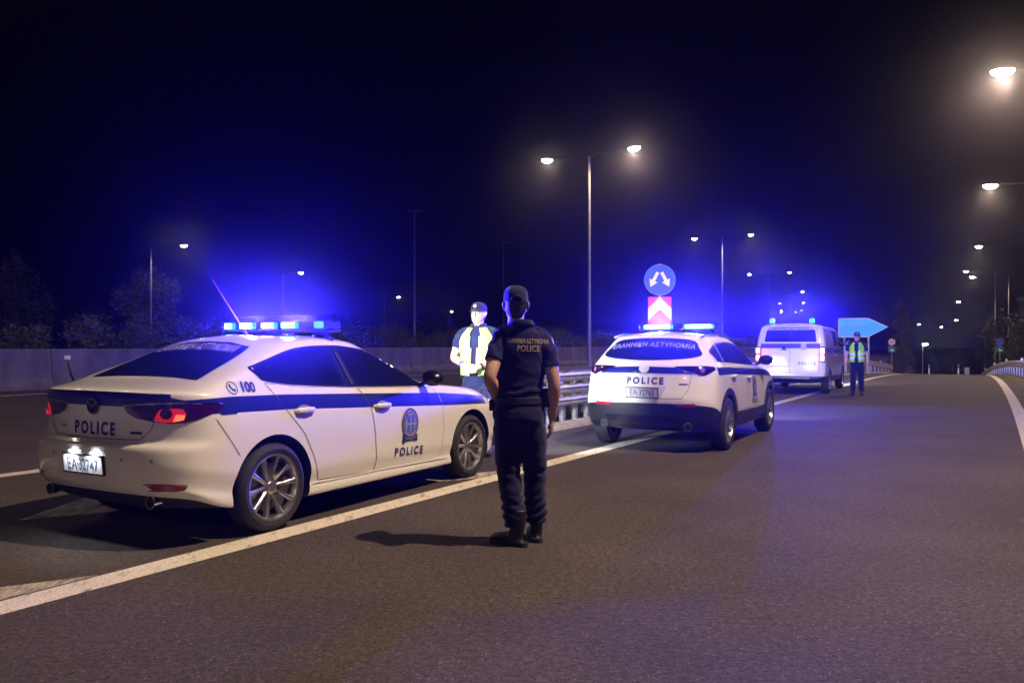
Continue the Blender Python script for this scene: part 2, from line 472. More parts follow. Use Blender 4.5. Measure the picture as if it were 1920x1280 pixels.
# median barrier: cast concrete segments
bar = empty('concrete_barrier', P(30, -25.6), 0, 'long low grey concrete barrier along the far side of the motorway', 'barrier')
prof = [(-.30, 0), (-.30, .10), (-.16, .34), (-.09, 1.22), (-.06, 1.26), (.06, 1.26), (.09, 1.22), (.16, .34), (.30, .10), (.30, 0)]
mb = MB(); n = len(prof)
for e in (0, 5.97): mb.v += [(t, e, z) for t, z in prof]
mb.f = [(i, i + 1, n + i + 1, n + i) for i in range(n - 1)] + [tuple(range(n)), tuple(range(2 * n - 1, n - 1, -1))]; mb.mi = [0] * len(mb.f)
segm = mb.mesh('barrier_segment', [M['concrete']], smooth_=False)
for q in range(26):
    o = link('barrier_segment', segm, bar); s = -16 + q * 6
    o.location = P(s, -25.6) - bar.location; o.rotation_euler = (0, 0, -RA)
# reflector marker on a bent stalk in front of the barrier
mk = empty('delineator_post', P(*to_st(-10.9, 20.4)), 0, 'thin dark leaning marker post with a pale top by the concrete barrier', 'marker post')
MB().tube([(0, 0, 0), (-.25, .02, .3), (-.42, .04, .62), (-.5, .05, .98)], [.03, .03, .028, .028], 8).obj('post', M['trim'], mk)
MB().box((-.505, .03, 1.06), (.13, .05, .10)).obj('reflector', M['signwhite'], mk)

# kerb along the nose of the gore and the guardrails
kb = empty('kerb', P(9, -6.0), 0, 'pale low concrete kerb at the foot of the guardrail', 'kerb')
for q in range(26):
    mb = MB(); s0 = 8.6 + q * 2.0; v = []
    for s in (s0, s0 + 1.985):
        for t, z in ((-6.30, 0), (-6.30, .075), (-6.02, .070), (-5.98, .05), (-5.97, 0)): v.append(P(s, t, z) - kb.location)
    mb.add(v, [(i, i + 1, i + 6, i + 5) for i in range(4)] + [(4, 3, 2, 1, 0), (5, 6, 7, 8, 9)])
    mb.obj('kerb_stone', M['kerb'], kb, smooth_=False)

def beam(profile, path, name, parent, material, base):
    """sweep a (offset, height) profile along (s, t) path"""
    mb = MB(); n = len(profile); v = []
    for s, t in path:
        for o, h in profile: v.append(P(s, t + o, h) - base)
    f = []
    for i in range(len(path) - 1):
        for j in range(n): f.append((i * n + j, i * n + (j + 1) % n, (i + 1) * n + (j + 1) % n, (i + 1) * n + j))
    f += [tuple(range(n)), tuple((len(path) - 1) * n + j for j in range(n - 1, -1, -1))]
    mb.add(v, f); return mb.obj(name, material, parent, smooth_=False)
def wprof(h, face, w=.20):
    a = .0
    pts = [(0, -w / 2), (face * .055, -w * .38), (face * .07, -w * .2), (face * .02, 0), (face * .07, w * .2), (face * .055, w * .38), (0, w / 2)]
    back = [(o - face * .012, z) for o, z in reversed(pts)]
    return [(o, h + z) for o, z in pts + back]
# crash cushion / double guardrail at the nose
gr = empty('crash_cushion', P(10, -6.9), 0, 'galvanised steel crash barrier of stacked rails behind the standing officer', 'crash barrier')
path = [(11.2 + q * .6, 0) for q in range(15)]
for h in (.36, .58, .80):
    beam(wprof(h, 1, .17), [(s, -6.62) for s, _ in path], 'rail', gr, M['galv'], gr.location)
    beam(wprof(h, -1, .17), [(s, -7.3) for s, _ in path], 'rail', gr, M['galv'], gr.location)
mb = MB()
mb.prism([(-.04, -.05), (.04, -.05), (.04, .05), (-.04, .05)], 0, .86); pm = mb.mesh('post', [M['galv']], smooth_=False)
for q in range(18):
    for t in (-6.69, -7.23):
        o = link('post', pm, gr); o.location = P(11.3 + q * .5, t) - gr.location; o.rotation_euler = (0, 0, -RA)
for q in range(9):
    mb = MB(); mb.box((0, 0, .83), (.5, .10, .05)); o = mb.obj('cross_brace', M['galv'], gr, smooth_=False)
    o.location = P(11.6 + q * 1.0, -6.96) - gr.location; o.rotation_euler = (0, 0, -RA)
mb = MB()
mb.prism([(.33 * math.cos(R(a)), .25 * math.sin(R(a))) for a in range(180, 361, 15)], .25, .88)
o = mb.obj('nose', M['galv'], gr); o.location = P(11.2, -6.96) - gr.location; o.rotation_euler = (0, 0, -RA)

def guardrail(name, label, path, step_post, reflect_every, group='guardrails along the ramp', face=1):
    b = P(*path[0]); g = empty(name, b, 0, label, 'guardrail', group)
    beam(wprof(.62, face, .30), path, 'rail', g, M['galv'], b)
    k = 0
    mb = MB(); mb.prism([(-.03, -.06), (.03, -.06), (.03, .06), (-.03, .06)], 0, .72); pm = mb.mesh('post', [M['galv']], smooth_=False)
    rb = MB(); rb.box((0, 0, 0), (.10, .03, .10)); rm = rb.mesh('reflector', [M['signwhite']], smooth_=False)
    for (s0, t0), (s1, t1) in zip(path, path[1:]):
        o = link('post', pm, g); o.location = P(s0, t0 - face * .07, -.05) - b; o.rotation_euler = (0, 0, -RA)
        if k % reflect_every == 0:
            o = link('reflector', rm, g); o.location = P(s0, t0 + face * .05, .83) - b; o.rotation_euler = (0, 0, -RA)
        k += 1
    return g
guardrail('guardrail', 'steel guardrail with white reflectors left of the ramp beyond the van', [(20 + q * 2.0, -6.75) for q in range(25)], 2, 4)
guardrail('guardrail', 'steel guardrail on the dirt verge at the right edge of the ramp', [(15 + q * 2.0, 1.35 + bend(15 + q * 2.0)) for q in range(42)], 2, 6, face=-1)
# ------------------------------------------------------------------ street lamps
def head_mesh(L=.75, w=.30):
    mb = MB()
    sec = [(0, .07, .05), (.12, .10, .07), (.35, w / 2, .085), (L - .08, w / 2, .07), (L, w * .32, .04)]
    v = []
    for x, hw, hh in sec:
        v += [(x, -hw, 0), (x, -hw, hh * .5), (x, -hw * .5, hh), (x, hw * .5, hh), (x, hw, hh * .5), (x, hw, 0)]
    f = [tuple(range(5, -1, -1)), tuple(range(24, 30))]
    for i in range(4):
        for k in range(6): f.append((i * 6 + k, i * 6 + (k + 1) % 6, (i + 1) * 6 + (k + 1) % 6, (i + 1) * 6 + k))
    mb.add(v, f); return mb.mesh('lamp_head', [M['lamphead']], smooth_=False)
HEAD = head_mesh()
def lens_mesh(mat, r):
    mb = MB(); mb.lathe([(.001, -r * .75), (r * .55, -r * .62), (r * .9, -r * .3), (r, 0.005), (.001, .006)], 16)
    for i, p in enumerate(mb.v): mb.v[i] = (p[0] * 1.35, p[1], p[2])
    return mb.mesh('lens', [mat])
LENS = {'near': lens_mesh(M['lamplit'], .31), 'far': lens_mesh(M['lampfar'], .21), 'cool': lens_mesh(M['lampcool'], .30)}
def street_lamp(base, h, arms, label, group, lens='near', light=None, polr=.10, tilt=.0, only=None, blend=.40, cone=165, dim=.35):
    """arms: list of (dx, dy) horizontal vectors from the pole top to the lamp heads"""
    g = empty('street_lamp', base, 0, label, 'street lamp', group)
    mb = MB(); mb.tube([(0, 0, 0), (0, 0, .5), (0, 0, .52), (0, 0, h - .1)], [polr * 1.25, polr * 1.25, polr, polr * .55], 10)
    mb.obj('pole', M['pole'], g)
    for i, (dx, dy) in enumerate(arms):
        d = Vector((dx, dy, 0)); ln = d.length; u = d / ln
        MB().tube([(0, 0, h - .6), u * .12 + Vector((0, 0, h - .25)), u * .5 + Vector((0, 0, h - .08)), u * (ln * .6) + Vector((0, 0, h)), u * (ln - .35) + Vector((0, 0, h + .03))],
                  [polr * .4] * 5, 8).obj('arm', M['lamphead'], g)
        hd = link('lamp_head', HEAD, g); hd.location = u * (ln - .45) + Vector((0, 0, h + .02)); hd.rotation_euler = (0, -.06, math.atan2(dy, dx))
        if only is not None and i not in only: continue
        le = link('lens', LENS[lens], hd); le.location = (.45, 0, -.004)
        if light:
            # a cut-off luminaire: everything below the level of the head
            lamp('lamp_light', 'SPOT', u * ln + Vector((0, 0, h - .30)), light * (dim if i == 0 and len(arms) > 1 else 1.0), WARM, g, .12, aim=(u.x * tilt, u.y * tilt, -1), cone=cone, blend=blend)
    return g
RIGHT = Vector((DC, -DS)); 
def right_lamp(s, t, h, label, arm=3.6, light=None, lens='near', polr=.10, **kw):
    d = -RIGHT * arm
    pb = P(s, t + arm + 0.0); pb.z = terr(s, t) + .1
    return street_lamp(pb, h, [(d.x, d.y)], label, 'lamps along the right side of the ramp', lens, light, polr, **kw)
# one row along the right of the ramp, the first two stand beside and behind the camera
right_lamp(-22, 2.2, 11.6, 'tall street lamp of the right-hand row behind the viewer', light=LAMP_W * 1.5, tilt=.45, blend=1.0, cone=160)
right_lamp(6.6, 2.9, 11.6, 'tall street lamp of the right-hand row beside the viewer', light=LAMP_W * 2.15, tilt=.95, blend=1.0, cone=160)
def lamp_at(u, v, D, h, arm, label, light=None, lens='far', polr=.10):
    """right-hand lamp whose head stands D metres ahead in the view direction u, on the ground there"""
    x = (u - 960) / 1493.33 * D; s, t = to_st(x, D)
    zl = CAMZ + (648 - v) * D / 1493.33
    b = Vector((x + RIGHT.x * arm, D + RIGHT.y * arm, min(terr(s, t), zl - h)))
    return street_lamp(b, zl - b.z, [(-RIGHT.x * arm, -RIGHT.y * arm)], label, 'lamps along the right side of the ramp', lens, light, polr)
lamp_at(1880, 135, 31.0, 11.9, 3.6, 'nearest bright street lamp at the top right, its pole out of view', light=LAMP_W, lens='near')
lamp_at(1857, 349, 50.5, 11.9, 3.6, 'second street lamp in the right-hand row below the nearest bright one', light=LAMP_W, lens='near')
lamp_at(1835, 463, 76, 11.9, 3.9, 'third street lamp down the right-hand row, pole at the right picture edge', light=LAMP_W * .7)
lamp_at(1823, 520, 100, 11.9, 3.9, 'fourth lamp down the right-hand row, brighter of the close pair', light=LAMP_W * .7)
lamp_at(1811, 509, 108, 12.5, 3.4, 'lamp just above left of the fourth one in the right-hand row')
lamp_at(1797, 566, 140, 12, 4, 'small far lamp below the close pair on the right')
lamp_at(1793, 600, 175, 12, 4, 'tiny far lamp above the small round sign on the right')
lamp_at(1765, 613, 205, 12, 4, 'tiny far lamp left of the others low on the right')
lamp_at(1723, 608, 240, 12, 4, 'leftmost tiny far lamp of the ramp row')
x = (1730 - 960) / 1493.33 * 120
street_lamp(Vector((x, 120, -4.6)), 6.2, [(.35, 0)], 'short pole with a cold white floodlight near the end of the ramp', None, 'cool')

# median lamps, two arms each
def double_lamp(u, D, h, label, light=None, lens='far', arm=3.3, only=None, polr=.13):
    x = (u - 960) / 1493.33 * D; a = RIGHT * arm
    return street_lamp(Vector((x, D, 0)), h, [(-a.x, -a.y), (a.x, a.y)], label, 'two-armed lamps on the motorway median', lens, light, polr, only=only)
for s_, lab in ((5.6, 'two-armed median lamp standing left of the picture'), (-37, 'two-armed median lamp behind the viewer on the left')):
    a = RIGHT * 3.25
    street_lamp(P(s_, -25.1), 14.3, [(-a.x, -a.y), (a.x, a.y)], lab, 'two-armed lamps on the motorway median', 'near', LAMP_W * .16, .13, tilt=.3)
double_lamp(1105, 54, 14.3, 'tall two-armed street lamp right of the standing officer', light=LAMP_W * .8, lens='near', arm=3.25)
double_lamp(1354, 95, 14.3, 'second two-armed median lamp above the middle police car', light=LAMP_W * .8, arm=3.4)
double_lamp(1442, 145, 14.5, 'third two-armed median lamp above the left beacon of the van', light=None, arm=3.6)
double_lamp(1481, 198, 14.6, 'far median lamp with only its right head lit, above the van', arm=3.0, only=[1])
double_lamp(1484, 255, 15.0, 'far two-armed median lamp low above the van roof', arm=3.6)
double_lamp(1484, 310, 15.0, 'smaller far two-armed median lamp just above the van roof', arm=3.7)
double_lamp(1478, 370, 17, 'farthest two-armed median lamp between the beacons of the van', arm=3.2)
# lamps on the road beyond the far hedge, arm towards the motorway
def left_lamp(u, v, D, arm, label, light=None):
    x = (u - 960) / 1493.33 * D; zl = CAMZ + (648 - v) * D / 1493.33
    return street_lamp(Vector((x - arm, D, 0)), zl, [(arm, 0)], label, 'single lamps beyond the far hedge', 'far', light, .10)
left_lamp(345, 461, 72, 3.0, 'single street lamp on the left in front of the pale tree', LAMP_W * .18)
left_lamp(564, 512, 99, 2.2, 'single street lamp above the light bar of the nearest police car')
left_lamp(747, 557, 148, 2.6, 'small far lamp between the near car roof and the officer in the vest')
left_lamp(847, 584, 210, 2.6, 'small far lamp just left of the head of the officer in the vest')
# unlit masts
for u, v, D, lab in ((777, 395, 85, 'tall unlit thin mast behind the hedge in the middle'), (944, 455, 120, 'faint unlit mast behind the cap of the standing officer')):
    x = (u - 960) / 1493.33 * D; h = CAMZ + (648 - v) * D / 1493.33
    g = empty('mast', (x, D, 0), 0, lab, 'mast', 'unlit masts')
    MB().tube([(0, 0, 0), (0, 0, h * .5), (0, 0, h)], [.17, .13, .08], 10).obj('pole', M['pole'], g)
    MB().box((0, 0, h), (1.6, .12, .12)).obj('crossarm', M['pole'], g)
# ------------------------------------------------------------------ signs (built facing -Y, then turned)
def plate_poly(poly, th, y, mat, name, parent, z0=0.0):
    mb = MB(); mb.prism(poly, y, y + th, lambda a, b, c: (a, c, b)); return mb.obj(name, mat, parent, smooth_=False)
def circ(r, n=40, cx=0, cz=0): return [(cx + r * math.cos(2 * math.pi * k / n), cz + r * math.sin(2 * math.pi * k / n)) for k in range(n)]
def text_flat(body, size, cx, cz, y, mat, name, parent, spacing=1.0, squeeze=1.0, bold=0.0):
    v, f = text2d(body, size, spacing, squeeze, bold)
    mb = MB(); mb.add([(cx + a, y, cz + b) for a, b in v], f); return mb.obj(name, mat, parent, smooth_=False)
yaw = -R(24)
D = 18.9; x = (1237 - 960) / 1493.33 * D
g = empty('traffic_sign', (x, D, 0), -R(12), 'round blue sign with two white arrows above a red and white chevron board', 'traffic sign')
MB().tube([(0, .06, 0), (0, .06, 3.3)], .038, 12).obj('post', M['galv'], g)
d = plate_poly(circ(.36, 40, 0, 2.92), .012, 0, M['signblue'], 'round_panel', g)
plate_poly([(a, b) for a, b in circ(.37, 40, 0, 2.92)], .006, .014, M['signback'], 'panel_back', g)
def arrow2(cx, cz, ang):
    pts = [(-.038, .20), (-.038, -.02), (-.105, -.02), (0, -.19), (.105, -.02), (.038, -.02), (.038, .20)]
    c, s = math.cos(ang), math.sin(ang)
    return [(cx + a * c - b * s, cz + a * s + b * c) for a, b in pts]
plate_poly(arrow2(-.135, 2.925, -R(27)), .003, -.005, M['signwhite'], 'arrow', d)
plate_poly(arrow2(.135, 2.925, R(27)), .003, -.005, M['signwhite'], 'arrow', d)
b = plate_poly([(-.275, 1.75), (.275, 1.75), (.275, 2.52), (-.275, 2.52)], .012, 0, M['signred'], 'chevron_board', g)
plate_poly([(-.275, 2.24), (0, 2.52), (.275, 2.24), (.275, 1.95), (0, 2.22), (-.275, 1.95)], .003, -.005, M['signwhite'], 'chevron', b)

D = 43.0; x = (1617 - 960) / 1493.33 * D
s_, t_ = to_st(x, D)
g = empty('exit_sign', (x, D, terr(s_, t_)), -R(26), 'light blue arrow-shaped exit board behind the officer in the yellow vest', 'exit sign')
zc = 2.34 - terr(s_, t_)
W, Hh = 1.22, .52
poly = [(-W, -Hh), (.28, -Hh), (W + .05, .02), (.28, Hh), (-W, Hh)]
MB().tube([(-.9, .09, 0), (-.9, .09, zc + .4)], .06, 10).obj('post', M['galv'], g)
MB().tube([(.3, .09, 0), (.3, .09, zc + .4)], .06, 10).obj('post', M['galv'], g)
pn = plate_poly([(a, b + zc) for a, b in poly], .03, 0, M['signwhite'], 'panel', g)
plate_poly([(a * .972 + .004, b * .93 + zc) for a, b in poly], .003, -.006, M['signcyan'], 'panel_face', pn)
text_flat('Έξοδος', .33, -.34, zc + .2, -.010, M['signpale'], 'lettering', pn, 1.1)
text_flat('Exit', .36, -.68, zc - .2, -.010, M['signpale'], 'lettering', pn, 1.15)

M['crestm'] = principled('sign_dull_violet', (.10, .08, .26), .5)
def small_round(u, D, label, tall, face, green=True):
    x = (u - 960) / 1493.33 * D; s_, t_ = to_st(x, D); z0 = terr(s_, t_)
    g = empty('small_sign', (x, D, z0), -R(28), label, 'traffic sign', 'small round signs at the crest')
    zc = CAMZ + (648 - 641) * D / 1493.33 - z0
    MB().tube([(0, .05, 0), (0, .05, zc + .1)], .035, 8).obj('post', M['galv'], g)
    a = plate_poly(circ(.30, 24, 0, zc), .01, 0, M['signred'] if face == 'w' else M['crestm'], 'round_panel', g)
    plate_poly(circ(.245, 24, 0, zc), .003, -.005, M['signwhite'] if face == 'w' else M['signblue'], 'panel_face', a)
    if face == 'w': text_flat('60', .26, 0, zc, -.008, M['trim'], 'lettering', a, bold=.008)
    if green:
        b = plate_poly([(-.27, zc - .84), (.27, zc - .84), (.27, zc - .36), (-.27, zc - .36)], .01, 0, M['signgreen'], 'lower_panel', g)
        plate_poly([(-.08, zc - .74), (.16, zc - .74), (.16, zc - .66), (.02, zc - .60), (-.08, zc - .5)], .003, -.005, M['signwhite'], 'symbol', b)
small_round(1672, 66, 'small round sign over a green plate left of the ramp crest', 2.5, 'w')
small_round(1875, 66, 'small round bluish sign over a green plate on the right verge', 2.5, 'b')
for u, D, lab in ((1742, 62, 'short pale marker post on the crest left of the bright board'), (1797, 60, 'short pale marker post on the crest beside the bright board'),):
    x = (u - 960) / 1493.33 * D; s_, t_ = to_st(x, D)
    g = empty('marker_post', (x, D, terr(s_, t_)), -R(28), lab, 'marker post', 'marker posts at the crest')
    MB().box((0, 0, .45), (.10, .06, .9), taper=.8).obj('post', M['signwhite'], g, smooth_=False)
    MB().box((0, -.034, .75), (.07, .01, .14)).obj('band', M['trim'], g, smooth_=False)
D = 75.0; x = (1813 - 960) / 1493.33 * D; s_, t_ = to_st(x, D)
g = empty('marker_board', (x, D, terr(s_, t_)), -R(28), 'small bright white marker board on the ramp crest', 'marker board')
MB().tube([(0, .05, 0), (0, .05, 1.2)], .04, 8).obj('post', M['galv'], g)
b = plate_poly([(-.2, .45), (.2, .45), (.2, 1.5), (-.2, 1.5)], .01, 0, M['signwhite'], 'board', g)
plate_poly([(-.13, .6), (.13, .6), (.13, .8), (-.13, .8)], .003, -.006, M['signblue'], 'symbol', b)
# ------------------------------------------------------------------ trees and the oleander hedge
def leaf_cloud(rnd, blobs, n, size, stretch=2.2, surface=.55):
    """blobs: (cx, cy, cz, r, weight); leaf-sized faces scattered through their volumes, denser near the outside"""
    mb = MB(); tot = sum(b[4] for b in blobs)
    for b in blobs:
        for _ in range(int(n * b[4] / tot)):
            d = Vector((rnd.gauss(0, 1), rnd.gauss(0, 1), rnd.gauss(0, 1))).normalized()
            r = b[3] * (surface + (1 - surface) * rnd.random() ** .6) * (1 + .25 * noise.noise(Vector((d.x * 2 + b[0], d.y * 2 + b[1], d.z * 2 + b[2]))))
            if rnd.random() < .12: r *= 1.12
            c = Vector(b[:3]) + d * r
            a = Vector((rnd.gauss(0, 1), rnd.gauss(0, 1), rnd.gauss(0, .8) + .5)).normalized()
            e = a.cross(Vector((rnd.gauss(0, 1), rnd.gauss(0, 1), rnd.gauss(0, 1)))).normalized()
            L = size * rnd.uniform(.7, 1.4); W = L / stretch
            mb.add([c - e * W * .5, c + a * L * .5 - e * W * .35, c + a * L, c + a * L * .5 + e * W * .35 + e * W * .1], [(0, 1, 2, 3)])
    return mb
def bush_mesh(seed):
    rnd = random.Random(seed)
    bl = [(rnd.uniform(-.75, .75), rnd.uniform(-.35, .35), rnd.uniform(.6, 1.9), rnd.uniform(.42, .68), 1) for _ in range(10)] + [(rnd.uniform(-.5, .5), 0, 2.05, rnd.uniform(.28, .42), .5) for _ in range(2)]
    fo = leaf_cloud(rnd, bl, 1500, .17, 3.2).mesh('foliage', [M['leafdark']], False, False)
    st = MB()
    for _ in range(7):
        x, y = rnd.uniform(-.5, .5), rnd.uniform(-.2, .2); st.tube([(x * .3, y * .3, 0), (x * .7, y, .7), (x, y * 1.4, 1.6)], [.03, .024, .010], 6)
    return fo, st.mesh('stem', [M['bark']])
BUSH = [bush_mesh(s) for s in range(4)]
rnd = random.Random(3)
for q in range(72):
    s = -18 + q * 1.9; fo, st = BUSH[rnd.randrange(4)]
    g = empty('oleander_bush', P(s + rnd.uniform(-.3, .3), -27.2 + rnd.uniform(-.25, .25)), rnd.uniform(0, 6.28), 'dark bush in the long clipped hedge behind the concrete barrier', 'bush', 'hedge bushes behind the barrier')
    k = rnd.uniform(.86, 1.12); g.scale = (k * 1.05, k * 1.05, k)
    link('foliage', fo, g); link('stem', st, g)
def tree(u, D, z_lo, z_hi, half, label, seed, mat='leafdark', n=4200, z0=None, columnar=False, leaf=.26):
    rnd = random.Random(seed); x = (u - 960) / 1493.33 * D
    if z0 is None: s_, t_ = to_st(x, D); z0 = terr(s_, t_)
    g = empty('tree', (x, D, z0), rnd.uniform(-.3, .3), label, 'tree')
    Hh = z_hi - z0; lo = z_lo - z0
    tk = MB(); tk.tube([(0, 0, -.1), (.05, 0, lo * .6), (.1, .05, lo + (Hh - lo) * .35), (.02, .0, Hh * .9)], [.22, .17, .11, .03], 9)
    bl = []
    for i in range(26):
        z = lo + (Hh - lo) * (i + .5) / 26; k = (z - lo) / (Hh - lo)
        env = half * ((math.sin(math.pi * min(1, k * .92 + .12)) ** .7) if not columnar else (1 - k * .75))
        a = rnd.uniform(0, 6.28); rr = env * rnd.uniform(.25, .72)
        p = (rr * math.cos(a), rr * math.sin(a), z); r = max(.25, env * rnd.uniform(.28, .46))
        bl.append((*p, r, r * r)); tk.tube([(.05, 0, max(.4, z - r * 1.4)), Vector(p) * .6 + Vector((0, 0, z * .35)), p], [.06, .045, .015], 6)
    leaf_cloud(rnd, bl, n, leaf, 2.0, .5).obj('crown', M[mat], g, False, False)
    tk.obj('trunk', M['bark'], g)
    return g
tree(272, 77, 2.2, 10.4, 3.6, 'pale loose tree lit by the single lamp on the left', 11, 'leafgrey', 5200)
tree(25, 52, 1.5, 7.6, 3.0, 'dark tree at the far left picture edge', 12, 'leafdark', 4200)
tree(-60, 60, 1.5, 11, 4.2, 'taller dark tree cut by the left picture edge', 19, 'leafdark', 4200)
tree(175, 95, 1.0, 6.0, 3.6, 'low dark tree left of the pale tree', 13)
tree(430, 90, .8, 4.8, 3.8, 'low dark tree behind the light bar of the nearest car', 14)
tree(660, 110, .8, 5.6, 4.6, 'low dark tree right of the nearest light bar', 15)
tree(815, 105, .8, 6.2, 4.8, 'low dark tree between the masts and the officer in the vest', 16)
tree(1030, 120, .8, 5.4, 5.0, 'low dark tree behind the right arm of the standing officer', 17)
tree(1690, 96, -1.5, 7.0, 2.2, 'slim dark tree left of the ramp behind the small round sign', 21, columnar=True)
tree(1880, 92, -2, 5.6, 3.2, 'dark tree on the right verge behind the small round sign', 22)
tree(1925, 70, -1, 6.4, 2.8, 'dark tree at the right picture edge', 23)
tree(1770, 190, -9, 1.5, 8.0, 'far dark tree beyond the end of the ramp', 24, n=3200, leaf=.5)
tree(1560, 170, -1, 5.0, 6.0, 'far dark tree behind the exit board', 25, n=3200, leaf=.5)
tree(1250, 150, 0, 5.6, 6.5, 'far dark tree behind the middle police car', 26, n=3200, leaf=.5)
# ------------------------------------------------------------------ vehicles: local X forward from the rear axle, Y left, Z up
def lerp_tab(tab, x):
    if x <= tab[0][0]: return tab[0][1]
    for (a, za), (b, zb) in zip(tab, tab[1:]):
        if x <= b:
            k = (x - a) / (b - a); return za + (zb - za) * k
    return tab[-1][1]
def ring_points(r, NR=8, NS=15):
    """half outline (right side, y<=0) from the middle of the tail to the middle of the nose"""
    pts = []
    xr, dr, nr, xf, df, nf, w = r['xr'], r['dr'], r['nr'], r['xf'], r['df'], r['nf'], r['w']
    for i in range(NR):
        th = (i / (NR - 1)) * math.pi / 2
        y = w * max(0, math.sin(th)) ** (2 / nr); x = xr + dr * (1 - max(0, math.cos(th)) ** (2 / nr))
        pts.append((x, y))
    for i in range(1, NS + 1):
        pts.append((xr + dr + (xf - df - xr - dr) * i / (NS + 1), w))
    for i in range(NR):
        th = (1 - i / (NR - 1)) * math.pi / 2
        y = w * max(0, math.sin(th)) ** (2 / nf); x = xf - df * (1 - max(0, math.cos(th)) ** (2 / nf))
        pts.append((x, y))
    out = []
    for x, y in pts:
        k = lerp_tab(r['taper'], x) if 'taper' in r else 1.0
        crown = r.get('crown', 0.0) * (1 - min(1.0, (y / w)) ** 2)
        out.append((x, -y * k, lerp_tab(r['z'], x) + crown))
    return out
def body_mesh(rings, mats, dark_to, levels=2):
    H = [ring_points(r) for r in rings]; K = len(H[0])
    v = []; f = []; mi = []
    def loop(h): return list(range(K)) + [None] * 0
    idx = []
    for h in H:
        row = []
        for (x, y, z) in h: row.append(len(v)); v.append((x, y, z))
        for i in range(K - 2, 0, -1):
            x, y, z = h[i]; row.append(len(v)); v.append((x, -y, z))
        idx.append(row)
    N = len(idx[0])
    for j in range(len(idx) - 1):
        for i in range(N):
            f.append((idx[j][i], idx[j][(i + 1) % N], idx[j + 1][(i + 1) % N], idx[j + 1][i])); mi.append(1 if j < dark_to else 0)
    def cap(row, flip, m):
        for i in range(K - 1):
            a, b = row[i], row[i + 1]
            c = row[(N - (i + 1)) % N]; d = row[(N - i) % N]
            q = []
            for t in (a, b, c, d):
                if t not in q: q.append(t)
            f.append(tuple(q if flip else reversed(q))); mi.append(m)
    cap(idx[0], True, 1); cap(idx[-1], False, 0)
    m = bpy.data.meshes.new('body'); m.from_pydata(v, [], f)
    m.polygons.foreach_set('material_index', mi)
    for x in mats: m.materials.append(x)
    bm = bmesh.new(); bm.from_mesh(m); bmesh.ops.recalc_face_normals(bm, faces=bm.faces); bm.to_mesh(m); bm.free()
    m.polygons.foreach_set('use_smooth', [True] * len(m.polygons))
    return temp_eval(m, [('SUBSURF', dict(levels=levels, render_levels=levels))])
def bvh_of(mesh):
    return BVHTree.FromPolygons([p.co[:] for p in mesh.vertices], [tuple(p.vertices) for p in mesh.polygons])

